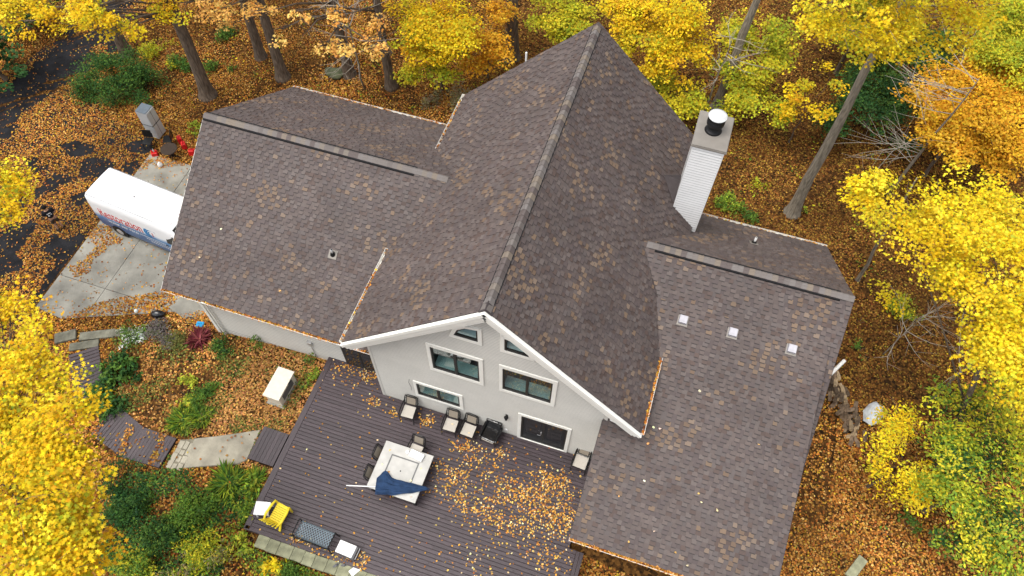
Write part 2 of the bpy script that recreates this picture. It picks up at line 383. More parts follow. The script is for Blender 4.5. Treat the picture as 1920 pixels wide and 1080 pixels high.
def slope(plane, poly, eave, seed, tight=1):
    """plane z(x,y); poly plan outline (convex ccw); eave 'x' when the courses run along x, else 'y'"""
    rg = random.Random(seed)
    g = Vector(((plane(1, 0)-plane(0, 0)), (plane(0, 1)-plane(0, 0)), 0))      # gradient
    sl = g.length; upd = Vector((g.x/sl, g.y/sl, sl)).normalized(); e = Vector((g.y, -g.x, 0)).normalized()
    nrm = e.cross(upd).normalized()
    if nrm.z < 0: nrm = -nrm
    ks = math.sqrt(1+sl*sl); gd = Vector((g.x/sl, g.y/sl, 0))
    st = [((p[0]*e.x+p[1]*e.y), (p[0]*gd.x+p[1]*gd.y)*ks) for p in poly]
    area = sum(st[i][0]*st[(i+1) % len(st)][1]-st[(i+1) % len(st)][0]*st[i][1] for i in range(len(st)))
    if area < 0: st = st[::-1]
    t0 = min(p[1] for p in st); t1 = max(p[1] for p in st); s0 = min(p[0] for p in st); s1 = max(p[0] for p in st)
    sh = MB().prism(poly, -.15, -.006, plane).build('roof', 'sheath', HOUSE)
    def P3(s, t, h):
        d = t/ks; x = e.x*s+gd.x*d; y = e.y*s+gd.y*d
        return Vector((x, y, plane(x, y)))+nrm*h
    E_ = .15; k = seed*1.37; t = t0-.03; i = 0
    while t < t1:
        s = s0-rg.uniform(0, .3); raised = rg.random() < .5
        while s < s1:
            wd = rg.uniform(.14, .21) if raised else rg.uniform(.11, .20)
            q = clip([(s, t), (s+wd, t), (s+wd, t+E_+.012), (s, t+E_+.012)], st) if t > t0-.01 else [(s, t), (s+wd, t), (s+wd, t+E_+.012), (s, t+E_+.012)]
            if t <= t0-.01: q = [(max(s0, min(s1, a)), b) for a, b in q]
            if len(q) > 2:
                hb = (.026 if raised else .006)+rg.uniform(-.001, .001)
                ci = rg.random(); nz_ = vnoise(s*.8, t*.8, k)+.5*vnoise(s*2.3, t*2.1, k+4)*.5
                tan_p = .03+(.62 if nz_ > 1.0 else .12 if nz_ > .4 else .008)
                pal = TAN if (rg.random() < tan_p and raised) else BASE
                r_ = rg.random()*sum(p[0] for p in pal); c = pal[-1][1]
                for wt, cc in pal:
                    r_ -= wt
                    if r_ <= 0: c = cc; break
                f = (1 if raised else .93)*rg.uniform(.94, 1.06); c = (c[0]*f*.72, c[1]*f*.65, c[2]*f*.615)
                n = len(q); vs_ = [P3(a, b, hb-(hb-.003)*min(1, max(0, (b-t)/E_))*1.0) for a, b in q]+[P3(a, b, -.003) for a, b in q]
                fs_ = [tuple(range(n))]+[((j+1) % n, j, n+j, n+(j+1) % n) for j in range(n)]
                cols_ = [c]+[EDGE]*n
                if raised and t > t0:
                    sa, sb_ = min(a for a, b in q), max(a for a, b in q); tq = min(b for a, b in q)
                    if tq < t+.01:
                        m0 = len(vs_); vs_ += [P3(a, b, .009) for a, b in ((sa, tq-.030), (sb_, tq-.030), (sb_, tq+.002), (sa, tq+.002))]; fs_.append((m0, m0+1, m0+2, m0+3)); cols_.append(EDGE)  # dark strip on the course below, the butt's shadow line put into colour
                ce = sum((v for v in vs_[:n]), Vector())/n; dv = CAM-ce
                ar = abs(sum(q[j][0]*q[(j+1) % n][1]-q[(j+1) % n][0]*q[j][1] for j in range(n)))/2
                TABS.append((ar*max(0, nrm.dot(dv.normalized()))/dv.length_squared, sh, vs_, fs_, cols_))
            s += wd; raised = not raised
        t += E_; i += 1
    return sh
rf_ml = slope(MAINL, [(-WL, 0), (0, 0), (0, LB), (-WL, LB)], 'y', 1)
rf_mr = slope(MAINR, [(0, 0), (WR, 0), (WR, LB), (0, LB)], 'y', 2)
rf_lf = slope(LF, [(LX, .87), (-4.72, .87), (-3.65, LY), (LX, LY)], 'x', 3)
rf_lb = slope(LBK, [(LX, LY), (-3.65, LY), (-4.72, 12.47), (LX, 12.47)], 'x', 4)
rf_ru = slope(RU, [(4.9, 4.6), (RX, 4.6), (RX, RY), (3.67, RY)], 'x', 5)
rf_rs = slope(RU, [(10.5, 1.2), (RX, 1.2), (RX, 4.6), (10.5, 4.6)], 'x', 8)
rf_rl = slope(RLW, [(4.01, -3.42), (10.75, -3.42), (10.75, RYB), (4.01, RYB)], 'x', 6)
rf_rb = slope(RBK, [(3.67, RY), (RX, RY), (RX, 11.38), (4.4, 11.38)], 'x', 7)
# the three hundred shingles that show largest are parts of their own, the rest is one mesh for each slope
order = sorted(range(len(TABS)), key=lambda i: -TABS[i][0]); own = set(order[:300])
def col_attr(me, cols):
    at = me.attributes.new('col', 'FLOAT_COLOR', 'FACE')
    at.data.foreach_set('color', np.array([list(c)+[1] for c in cols], dtype=np.float32).ravel())
bys = {}
for i, (a, sh, vs_, fs_, c) in enumerate(TABS):
    if i in own:
        ce = sum(vs_, Vector())/len(vs_)
        me = bpy.data.meshes.new('shingle'); me.from_pydata([v-ce for v in vs_], [], fs_); me.materials.append(MT['shingle']); col_attr(me, c); me.update()
        inst(me, 'shingle', ce, parent=sh)
    else: bys.setdefault(sh.name, []).append((vs_, fs_, c))
for nm, lst in bys.items():
    V, F_, Cc = [], [], []
    for vs_, fs_, c in lst:
        b = len(V); V += vs_; F_ += [tuple(j+b for j in f) for f in fs_]; Cc += c
    me = bpy.data.meshes.new('shingles'); me.from_pydata(V, [], F_); me.materials.append(MT['shingle']); col_attr(me, Cc); me.update()
    o = bpy.data.objects.new('shingles', me); COL.objects.link(o); o.parent = bpy.data.objects[nm]; o['kind'] = 'stuff'
# ridge caps and the vents under them
CAPC = [(.125, .108, .10), (.15, .131, .12), (.17, .144, .12), (.10, .080, .075), (.155, .138, .13), (.18, .146, .114)]
def ridge(P, Q, dl, dr, wd, par, seed, lift=.035, vent=None, step=.2, vw=-.015, vt=.10):
    P = Vector(P); Q = Vector(Q); d = (Q-P); L_ = d.length; d.normalize(); dl = Vector(dl).normalized(); dr = Vector(dr).normalized(); upz = Vector((0, 0, 1))
    rg = random.Random(seed); meshes = []
    for c in CAPC:
        prof = [dl*wd+upz*(lift-.005), dl*wd*.55+upz*(lift+.004), dl*.05+upz*(lift+.012), dr*.05+upz*(lift+.012), dr*wd*.55+upz*(lift+.004), dr*wd+upz*(lift-.005)]
        V = []
        for s_, h in ((0, .022), (step+.02, 0)):
            for p in prof: V.append(p+d*s_+upz*h)
        for s_ in (0, step+.02):
            for p in prof: V.append(p+d*s_-upz*.012)
        n = 6; F_ = [(i, i+1, n+i+1, n+i) for i in range(n-1)]+[(i+1, i, 2*n+i, 2*n+i+1) for i in range(n-1)]+[(0, n, 3*n, 2*n), (2*n-1, n-1, 3*n-1, 4*n-1)]
        me = bpy.data.meshes.new('ridge_cap'); me.from_pydata([tuple(v) for v in V], [], F_); me.materials.append(MT['shingle']); me.update()
        bm = bmesh.new(); bm.from_mesh(me); bmesh.ops.recalc_face_normals(bm, faces=bm.faces); bm.to_mesh(me); bm.free()
        col_attr(me, [c]*len(F_)); meshes.append(me)
    k = int(L_/step)
    for i in range(k): inst(meshes[rg.randrange(6)], 'ridge_cap', P+d*(i*step), parent=par)
    if vent:
        a, b = P+d*vent[0], P+d*vent[1]
        for q in (dl, dr):
            m_ = MB().bar(a+q*(wd+vw)+upz*(lift-.022), b+q*(wd+vw)+upz*(lift-.022), vt, .05); m_.build('ridge_vent', 'ventblack', par)
ridge((0, .02, ZR), (0, LB, ZR), (-1, 0, -SL), (1, 0, -SR), .22, rf_mr, 1, .035, (0.3, LB-.25), .23, -.02, .055)
ridge((LX, LY, LZ), (-3.75, LY, LZ), (0, -1, -LS), (0, 1, -LS), .175, rf_lf, 2, .035, (.02, 8.9), vw=.02)
ridge((RX, RY, RZ), (3.72, RY, RZ), (0, -1, -.659), (0, 1, -.78), .175, rf_ru, 3, .035, (.45, 6.9), vw=.02)
# gutters
def gutter(P, Q, out, m='gutter', leaves=0, par=HOUSE, seed=1):
    P = Vector(P); Q = Vector(Q); o = Vector(out); d = (Q-P).normalized(); z = Vector((0, 0, 1)); g = MB()
    prof = [(0, 0), (0, -.11), (.085, -.11), (.125, -.03), (.125, .01), (.115, .01), (.113, -.03), (.078, -.1), (.01, -.1), (.01, 0)]
    for e_ in (P, Q):
        for a, b in prof: g.v.append(tuple(e_+o*a+z*b))
    n = len(prof); g.f = [(i, (i+1) % n, n+(i+1) % n, n+i) for i in range(n)]
    for e_ in (P, Q): g.bar(e_+o*.0+z*(-.05), e_+o*.125+z*(-.05), .01, .12)
    gt = g.build('gutter', m, par)
    if leaves:
        L_ = (Q-P).length; n = int(leaves*L_); s_ = RNG.uniform(0, L_, n); keep = (np.sin(s_*1.1+seed)+np.sin(s_*2.9)+RNG.normal(0, .7, n)) > -.9; s_ = s_[keep]; n = len(s_)
        pos = np.array(P)+np.outer(s_, np.array(d))+np.outer(RNG.uniform(.01, .11, n), np.array(o))+np.outer(RNG.uniform(-.05, .015, n), [0, 0, 1])
        V, K = leaf_verts(pos, RNG.normal(0, .6, (n, 3))+[0, 0, 1], RNG.uniform(.07, .12, n), 'kite')
        lf = polymesh('gutter_leaves', V, K, jitter(pick(LITTER, n)), 'litter', gt); lf['kind'] = 'stuff'
LITTER = [(.28, (.50, .21, .04)), (.24, (.56, .28, .065)), (.17, (.36, .12, .025)), (.11, (.66, .40, .12)), (.13, (.20, .07, .022)), (.07, (.64, .40, .04))]
gutter((LX, .87, LF(0, .87)-.02), (-4.74, .87, LF(0, .87)-.02), (0, -1, 0), leaves=110, seed=2)
gutter((-4.8, 12.47, LBK(0, 12.47)-.02), (LX, 12.47, LBK(0, 12.47)-.02), (0, 1, 0), leaves=45)
gutter((-WL, 0, ZEL-.01), (-WL, 4.15, ZEL-.01), (-1, 0, 0), leaves=30)
gutter((-WL, 9.36, ZEL-.01), (-WL, LB, ZEL-.01), (-1, 0, 0), leaves=30)
gutter((WR, 0, ZER-.01), (WR, 3.2, ZER-.01), (1, 0, 0), leaves=90)
gutter((4.01, -3.42, RLW(0, -3.42)-.02), (10.75, -3.42, RLW(0, -3.42)-.02), (0, -1, 0), leaves=170, seed=5)
gutter((RX, 11.38, RBK(0, 11.38)-.02), (5.6, 11.38, RBK(0, 11.38)-.02), (0, 1, 0), leaves=20)
# rake boards: stepped white trim on the front gable, plain boards elsewhere
def rake(P, Q, out, hts, par=HOUSE, m='trim', name='rake_board'):
    P = Vector(P); Q = Vector(Q); o = Vector(out)
    d = (Q-P).normalized(); dn = o.cross(d); dn = dn if dn.z < 0 else -dn
    off = 0
    for ht, pr in hts:
        b = MB(); a0 = P+dn*off; a1 = Q+dn*off
        V = []
        for yy in (-.05, pr):
            for pnt in (a0, a1, a1+dn*ht, a0+dn*ht): V.append(pnt+o*yy)
        b.add(V, [(0, 1, 2, 3), (7, 6, 5, 4), (0, 4, 5, 1), (1, 5, 6, 2), (2, 6, 7, 3), (3, 7, 4, 0)]); b.build(name, m, par); off += ht+.001
FR = [(.12, .13), (.19, .07), (.14, .02)]
MB().add([(-.22, -.02, ZR-.2), (.22, -.02, ZR-.2), (0, -.02, ZR+.06), (-.22, .3, ZR-.2), (.22, .3, ZR-.2), (0, .3, ZR+.06)], [(0, 1, 2), (5, 4, 3), (0, 3, 4, 1), (1, 4, 5, 2), (2, 5, 3, 0)]).build('ridge_end', 'sheath', HOUSE)
for sx, S_, W_ in ((-1, SL, WL), (1, SR, WR)):
    rake((0, 0, ZR-.03), (sx*(W_+.06), 0, ZR-S_*(W_+.06)-.03), (0, -1, 0), FR)
    rake((0, LB, ZR-.03), (sx*W_, LB, ZR-S_*W_-.03), (0, 1, 0), [(.2, .03)])
    # frieze board under the rake on the wall
    rake((0, .44, ZR-.30), (sx*4.6, .44, ZR-.30-S_*4.6), (0, -1, 0), [(.16, .03)], name='frieze_board')
rake((LX, LY, LZ-.03), (LX, .87, LF(0, .87)-.03), (-1, 0, 0), [(.18, .03)])
rake((LX, LY, LZ-.03), (LX, 12.47, LBK(0, 12.47)-.03), (-1, 0, 0), [(.18, .03)])
rake((RX, RY, RZ-.03), (RX, 1.2, RU(0, 1.2)-.03), (1, 0, 0), [(.18, .02)], m='sheath')
rake((10.75, RYB, RZB-.03), (10.75, -3.42, RLW(0, -3.42)-.03), (1, 0, 0), [(.18, .02)], m='sheath')
rake((RX, RY, RZ-.03), (RX, 11.38, RBK(0, 11.38)-.03), (1, 0, 0), [(.18, .02)], m='sheath')
rake((4.01, .40, RLW(0, .40)-.03), (4.01, -3.42, RLW(0, -3.42)-.03), (-1, 0, 0), [(.16, .015)], m='sheath')
# --- openings of the front gable (x, z)
W1g = [(-1.28, 7.34), (-1.13, 7.80), (-.86, 8.06), (-.44, 8.15), (-.44, 7.34)]
W1o = [(-1.44, 7.21), (-1.25, 7.88), (-.94, 8.17), (-.30, 8.31), (-.30, 7.21)]
mir = lambda P: [(-x, z) for x, z in P][::-1]
rect = lambda a, b, c, d: [(a, c), (a, d), (b, d), (b, c)]
OPEN = [(W1o, W1g, 'none'), (mir(W1o), mir(W1g), 'none'), (rect(-2.34, -.31, 4.08, 6.15), rect(-2.21, -.46, 4.25, 5.96), 'two'),
        (rect(.26, 2.28, 4.10, 6.17), rect(.38, 2.13, 4.27, 5.98), 'two'), (rect(-3.19, -1.20, 1.10, 2.48), rect(-3.08, -1.34, 1.24, 2.34), 'two')]
DOOR = (rect(1.0, 3.05, .0, 2.52), rect(1.13, 2.92, .03, 2.36))
holes = [o[1] for o in OPEN]+[DOOR[1]]
def span(P, z):
    xs_ = []
    for i in range(len(P)):
        (x0, z0), (x1, z1) = P[i], P[(i+1) % len(P)]
        if (z0 > z) != (z1 > z): xs_.append(x0+(x1-x0)*(z-z0)/(z1-z0))
    return (min(xs_)-.03, max(xs_)+.03) if xs_ else None
SHL = MB()  # collects the painted shade lines of the laps
def lap(mb, xa, xb, z0, z1, y, fn, xa1=None, xb1=None):
    xa1 = xa if xa1 is None else xa1; xb1 = xb if xb1 is None else xb1
    V = [fn(xa, y-.03, z0), fn(xb, y-.03, z0), fn(xb1, y-.003, z1), fn(xa1, y-.003, z1), fn(xa, y+.01, z0), fn(xb, y+.01, z0), fn(xb1, y+.01, z1), fn(xa1, y+.01, z1)]
    mb.add(V, [(0, 1, 2, 3), (4, 5, 1, 0), (5, 4, 7, 6), (1, 5, 6, 2), (4, 0, 3, 7)])
    SHL.add([fn(xa, y-.0325, z0), fn(xb, y-.0325, z0), fn(xb, y-.0295, z0+.016), fn(xa, y-.0295, z0+.016)], [(0, 1, 2, 3)])  # thin grey strip on the lip, painting in the lap's shadow
idn = lambda x, y, z: (x, y, z)
mb = MB(); z = -.6
while z < ZR-.2:
    z1 = z+.105; lo = lambda zz: max(-4.72, -(ZR-.1-zz)/SL); hi = lambda zz: min(4.15, (ZR-.1-zz)/SR)
    cuts = [c for c in (span(h, z+.05) for h in holes) if c]
    cuts.sort(); x = lo(z); segs = []
    for a, b in cuts:
        segs.append((x, a)); x = b
    segs.append((x, hi(z)))
    for i, (a, b) in enumerate(segs):
        if b-a > .01: lap(mb, a, b, z, z1, .45, idn, lo(z1) if i == 0 else None, max(hi(z1), .001) if i == len(segs)-1 else None)
    z = z1
wall_f = mb.build('siding', 'siding', HOUSE, recalc=False); wall_f['kind'] = 'stuff'
SHL.build('siding_shade_lines', 'lapshade', HOUSE, recalc=False)['kind'] = 'stuff'; SHL.__init__()
def ring(P, Q, y0, y1, name, m, par):
    n = len(P); V = [(x, y1, z) for x, z in P]+[(x, y1, z) for x, z in Q]+[(x, y0, z) for x, z in P]+[(x, y0, z) for x, z in Q]
    F_ = []
    for i in range(n):
        j = (i+1) % n; F_ += [(i, j, n+j, n+i), (i, 2*n+i, 2*n+j, j), (n+i, n+j, 3*n+j, 3*n+i), (2*n+i, 3*n+i, 3*n+j, 2*n+j)]
    return MB().add(V, F_).build(name, m, par)
def inset(P, k):
    cx = sum(p[0] for p in P)/len(P); cz = sum(p[1] for p in P)/len(P); o = []
    for x, zz in P:
        dx, dz = cx-x, cz-zz; o.append((x+math.copysign(min(k, abs(dx)), dx), zz+math.copysign(min(k, abs(dz)), dz)))
    return o
def room(P, y0, y1, m, par, name='interior'):
    n = len(P); V = [(x, y0, z) for x, z in P]+[(x, y1, z) for x, z in P]
    return MB().add(V, [(i, (i+1) % n, n+(i+1) % n, n+i) for i in range(n)]+[tuple(range(n, 2*n))]).build(name, m, par)
for k, (po, pg, mul) in enumerate(OPEN):
    wn = ring(po, pg, .45, .385, 'window', 'trim', HOUSE)
    gi = inset(pg, .055); ring(pg, gi, .50, .41, 'frame', 'winframe', wn)
    xa, xb = gi[0][0], gi[-1][0]; xa, xb = min(p[0] for p in gi), max(p[0] for p in gi); za, zb = min(p[1] for p in gi), max(p[1] for p in gi)
    if mul == 'two':
        xm = (xa+xb)/2; MB().bb(xm-.045, xm+.045, .405, .49, za, zb).build('mullion', 'winframe', wn)
        for a, b in ((xa, xm-.045), (xm+.045, xb)): MB().bb(a, b, .455, .463, za, zb).build('pane', 'glass', wn)
    else: MB().add([(x, .46, zz) for x, zz in gi], [tuple(range(len(gi)))]).build('pane', 'glass', wn)
    room(pg, .50, 2.2, 'dark', wn)
    MB().bb(xa-.04, xb+.04, .51, .92 if mul == 'two' else .75, za-.03, za+.03).build('inner_sill', 'sillin', wn)
    if mul == 'none' or k == 2:                                    # rumpled pale cloth behind the glass
        c = MB(); nxx = 14; z_lo, z_hi = (za+.25, zb-.1) if mul == 'none' else (za+.75, zb-.25)
        for j in range(6):
            for i in range(nxx+1):
                x = xa+(xb-xa)*(.06+.80*i/nxx); zz = z_lo+(z_hi-z_lo)*j/5+.05*math.sin(i*1.3+j)
                lim = span(gi, zz)
                if lim: x = max(lim[0]+.05, min(lim[1]-.05, x))
                c.v.append((x, (.70 if mul == 'none' else 1.05)+.06*math.sin(i*1.9+j*.8)+.05*(5-j), zz))
        c.f = [(j*(nxx+1)+i, j*(nxx+1)+i+1, (j+1)*(nxx+1)+i+1, (j+1)*(nxx+1)+i) for j in range(5) for i in range(nxx)]
        c.build('curtain', 'curtain', wn, True)
dr = ring(DOOR[0], DOOR[1], .45, .38, 'door', 'trim', HOUSE)
ring(DOOR[1], inset(DOOR[1], .07), .49, .42, 'frame', 'winframe', dr)
for a, b in ((1.21, 2.0), (2.05, 2.84)):
    lf = MB().bb(a, b, .45, .49, .10, 2.29).build('door_leaf', 'doorpanel', dr)
    MB().bb(a+.11, b-.11, .444, .452, .75, 2.15).build('glass_panel', 'darkglass', dr)
    MB().bb(a+.11, b-.11, .44, .452, .22, .62).build('lower_panel', 'doorpanel', dr, bevel=.01)
MB().bb(1.995, 2.055, .425, .47, .1, 2.29).build('astragal', 'winframe', dr)
MB().tube([(1.93, .43, 1.0), (1.93, .37, 1.0), (1.80, .36, 1.02)], .014, 8).bb(1.905, 1.955, .432, .446, .90, 1.14).build('handle', 'chrome', dr)
lamp = MB().bb(.50, .60, .42, .45, 1.72, 1.95).lathe([(.02, 0), (.055, .02), (.06, .2), (.085, .22), (.03, .29)], (.55, .34, 1.62), 10).tube([(.55, .43, 1.9), (.55, .34, 1.93)], .012, 6).build('wall_lamp', 'black', HOUSE)
MB().lathe([(.045, 0), (.05, .17)], (.55, .34, 1.64), 10).build('lamp_glass', 'galv', lamp)
MB().bb(.46, .60, .40, .45, .28, .42).build('outlet_box', 'whiteplastic', HOUSE, bevel=.01)
for x in (-4.72, 4.12): MB().bb(x-.05, x+.05, .41, .47, -.5, 5.2).build('corner_board', 'siding', HOUSE)
MB().tube([(-3.33, .40, 2.5), (-3.36, .36, 2.3), (-3.30, .36, 1.9), (-3.35, .38, 1.5)], .008, 5).build('cable', 'black', HOUSE)
MB().tube([(4.25, .36, 4.6), (4.6, .36, 4.45), (4.95, .30, 4.35)], .05, 8).build('flashing', 'whiteplastic', HOUSE)
# --- plain walls
def gable_wall(pts, x0, x1):      # pts (y,z), thickness in x
    n = len(pts); V = [(x0, y, z) for y, z in pts]+[(x1, y, z) for y, z in pts]
    return MB().add(V, [tuple(range(n)), tuple(range(2*n-1, n-1, -1))]+[(i, n+i, n+(i+1) % n, (i+1) % n) for i in range(n)]).build('wall', 'wall', HOUSE)
MB().bb(-4.72, -4.55, .46, 12.2, -1.6, 5.5).build('wall', 'wall', HOUSE)
MB().bb(3.98, 4.14, .46, 12.2, -1.6, 6.1).build('wall', 'wall', HOUSE)
MB().add([(-4.72, 12.2, -1.6), (4.14, 12.2, -1.6), (4.14, 12.2, 6.1), (0, 12.2, 10.1), (-4.72, 12.2, 5.5), (-4.72, 12.05, -1.6), (4.14, 12.05, -1.6), (4.14, 12.05, 6.1), (0, 12.05, 10.1), (-4.72, 12.05, 5.5)],
         [(4, 3, 2, 1, 0), (5, 6, 7, 8, 9), (0, 1, 6, 5), (1, 2, 7, 6), (2, 3, 8, 7), (3, 4, 9, 8), (4, 0, 5, 9)]).build('wall', 'wall', HOUSE)
gable_wall([(1.3, -1.7), (12.0, -1.7), (12.0, 3.0), (LY, 6.5), (1.3, 2.9)], -13.05, -12.9)
gable_wall([(-2.0, -1.7), (11.0, -1.7), (11.0, 2.8), (RY, 6.4), (4.85, 5.45), (-2.0, 3.1)], 10.25, 10.4)
gable_wall([(-2.0, -1.7), (.44, -1.7), (.44, 3.9), (-2.0, 3.1)], 4.16, 4.3)
MB().bb(-13.0, -4.72, 11.85, 12.0, -1.7, 3.0).build('wall', 'wall', HOUSE); MB().bb(4.2, 10.3, 10.85, 11.0, -1.7, 2.8).build('wall', 'wall', HOUSE)
MB().bb(4.3, 10.3, -2.0, -1.86, -1.7, 2.8).build('wall', 'wall', HOUSE)
mb = MB(); z = -1.0
while z < 3.0: lap(mb, -13.0, -4.72, z, z+.16, 1.3, idn); z += .16
mb.build('siding', 'siding', HOUSE, recalc=False)['kind'] = 'stuff'
SHL.build('siding_shade_lines', 'lapshade', HOUSE, recalc=False)['kind'] = 'stuff'; SHL.__init__()
MB().bb(-13.0, -7.3, 1.285, 1.32, -1.7, -.55).build('foundation', 'concrete', HOUSE)
MB().bb(-13.12, -12.98, 1.22, 1.3, -1.5, 2.85).build('corner_board', 'trim', HOUSE)
MB().tube([(-12.75, .98, 2.72), (-12.75, 1.18, 2.5), (-12.75, 1.2, -1.0), (-12.75, 1.0, -1.15)], .045, 8).build('downspout', 'gutter', HOUSE)
MB().bb(-11.2, -9.3, 1.24, 1.3, 2.25, 2.75).build('garage_window', 'winframe', HOUSE)
MB().bb(-8.35, -8.15, 1.18, 1.3, .75, 1.02).tube([(-8.25, 1.24, .75), (-8.25, 1.24, -.4)], .02, 6).build('meter_box', 'galv', HOUSE, bevel=.008)
sd_ = MB().bb(-6.75, -5.0, 1.22, 1.3, 0, 2.35).build('side_door', 'winframe', HOUSE)
for a, b in ((-6.6, -5.95), (-5.85, -5.15)): MB().bb(a, b, 1.205, 1.225, .2, 2.2).build('pane', 'darkglass', sd_)
# --- chimney
ch = MB(); X0, X1, Y0, Y1, ZT = 4.43, 5.46, 8.83, 10.34, 9.44
ch.bb(X0+.02, X1-.02, Y0+.02, Y1-.02, -1.4, ZT)
chim = ch.build('chimney', 'siding_white', HOUSE)
mb = MB(); z = 4.3
while z < ZT-.12:
    lap(mb, X0, X1, z, z+.13, Y0-.015, idn)
    lap(mb, Y0, Y1, z, z+.13, 0, lambda a, y, zz: (X0+y, a, zz)); lap(mb, Y0, Y1, z, z+.13, 0, lambda a, y, zz: (X1-y, a, zz))
    z += .13
mb.build('siding', 'siding_white', chim)['kind'] = 'stuff'; SHL.build('siding_shade_lines', 'lapshadepale', chim, recalc=False)['kind'] = 'stuff'
for x in (X0, X1):
    for y in (Y0, Y1): MB().bb(x-.035, x+.035, y-.035, y+.035, 4.3, ZT).build('corner_board', 'siding_white', chim)
cap = MB().bb(X0-.07, X1+.07, Y0-.07, Y1+.07, ZT, ZT+.05).bb(X0-.09, X1+.09, Y0-.09, Y1+.09, ZT-.05, ZT+.002).build('chimney_cap', 'capmetal', chim)
fl = MB().lathe([(.30, 0), (.24, .05), (.19, .06), (.19, .3), (.24, .31), (.30, .33), (.30, .50), (.27, .52), (.30, .54), (.30, .66)], (4.93, 9.62, ZT+.05), 28).build('flue', 'black', chim, True)
MB().lathe([(.31, 0), (.325, .015), (.315, .03), (.2, .045), (.001, .05)], (4.93, 9.62, ZT+.71), 28).build('flue_cap', 'flat_white', chim, True)
# cricket behind the chimney and flashing line
MB().add([(3.75, 9.62, MAINR(3.75, 0)+.03), (4.5, 8.75, MAINR(4.5, 0)+.03), (4.5, 9.62, MAINR(3.75, 0)-.02), (4.5, 10.5, MAINR(4.5, 0)+.03)], [(0, 1, 2), (0, 2, 3), (1, 3, 2)]).build('cricket', 'sheath', HOUSE)
# --- roof furniture
def on(plane, x, y): return Vector((x, y, plane(x, y)))
def tilt(sl): return (math.atan(sl), 0, 0)
vm = MB().bb(-.185, .185, -.185, .185, .0, .02).mesh('vent_flange', 'capmetal'); hood = MB(); hood.box((0, 0, .10), (.30, .30, .16), taper=.9)
hm = hood.mesh('hood', 'venthood')
for x, y, pl, sl in ((5.75, 4.30, RLW, .33), (7.49, 4.34, RLW, .33), (9.52, 4.34, RLW, .33)):
    o = inst(vm, 'roof_vent', on(pl, x, y)+Vector((0, 0, .02)), tilt(sl), rf_rl); c = inst(hm, 'hood', (0, .03, 0), parent=o)
def pipe(x, y, pl, sl, par, h=.35, m='whiteplastic', r=.045):
    p = on(pl, x, y); b = MB().box((0, 0, .012), (.34, .34, .02)).build('pipe_flashing', 'capmetal', par); b.location = p+Vector((0, 0, .015)); b.rotation_euler = tilt(sl)
    q = MB().lathe([(.11, 0), (.10, .06), (.065, .14), (.06, .16)], (0, 0, 0), 14).build('boot', 'black', par, True); q.location = p
    t_ = MB().lathe([(r, 0), (r, h), (r*.7, h), (r*.7, h-.05)], (0, 0, 0), 12).build('vent_pipe', m, par, True); t_.location = p
pipe(-7.48, 3.50, LF, .663, rf_lf, .34, 'galv')
pipe(7.84, 9.36, RBK, -.78, rf_rb, .40)
MB().lathe([(.04, 0), (.04, 1.1)], (-2.78, 12.95, 6.8), 10).tube([(-2.78, 12.2, 6.9), (-2.78, 12.95, 6.9)], .03, 8).build('vent_stack', 'whiteplastic', HOUSE)
wp = MB().tube([(10.35, 3.2, 1.35), (11.4, 4.95, 1.28), (12.75, 7.2, 1.2)], .075, 12, False).build('drain_pipe', 'whiteplastic', HOUSE, True)
MB().tube([(12.752, 7.204, 1.2), (12.757, 7.212, 1.2)], .06, 12).build('pipe_mouth', 'black', HOUSE)
BL_A=[(-14.02,-3.62,8.00,1.19),(-12.32,-4.48,8.50,1.12),(-11.39,-5.83,9.00,1.51),(-10.59,-5.56,8.00,0.81),(-9.42,-6.99,9.50,1.41),(-9.43,-6.61,8.00,0.79),(-10.79,-7.57,9.00,1.56),(-9.13,-8.50,9.50,1.56),(-8.77,-7.80,8.50,1.01),(-8.20,-8.90,9.00,1.30),(-7.77,-8.95,8.00,0.92),(-9.07,-9.86,9.00,1.50),(-7.83,-9.98,9.00,1.29)]
BL_B=[(11.46,11.47,6.50,1.01),(12.27,10.30,7.00,1.42),(13.12,9.31,8.00,1.68),(14.51,10.74,8.00,1.54),(13.97,8.68,7.00,1.29),(14.31,7.84,9.00,1.81),(14.60,7.00,7.50,1.24),(15.21,6.58,8.50,1.61),(15.14,5.06,8.00,1.48),(15.03,5.75,7.00,0.82),(15.87,4.21,7.50,1.20),(16.02,5.54,8.00,1.62),(15.79,8.77,9.00,1.89)]
BL_Bs=[(13.73,7.65,4.00,0.72),(14.34,7.14,4.00,0.45),(13.24,7.73,4.00,0.49),(14.27,10.28,2.00,0.74)]
BL_C=[(7.20,14.38,11.50,1.06),(7.99,13.64,11.50,0.93),(8.84,13.33,12.50,1.32),(9.58,14.71,10.50,0.92),(10.22,13.90,12.00,1.37),(11.57,14.64,12.00,1.30),(12.00,14.55,12.50,0.97),(7.60,12.89,14.00,1.54),(9.79,13.91,14.00,1.82)]
BL_D=[(14.66,4.88,2.00,0.87),(14.83,3.79,2.40,1.01),(14.33,3.49,1.60,0.86),(14.84,2.72,1.20,0.82),(15.52,2.90,2.00,0.81),(15.63,2.24,1.60,0.63)]
BL_D2=[(16.38,5.36,3.00,1.26),(17.47,5.55,3.40,1.62),(16.13,3.66,2.80,1.24),(17.09,3.55,3.40,1.68),(18.17,4.11,3.40,1.60),(16.44,2.01,2.60,1.22),(17.47,1.85,3.00,1.67),(18.32,1.20,3.00,1.56),(16.83,1.09,2.20,1.00),(16.17,2.91,2.00,0.80),(17.56,0.52,2.50,1.11)]
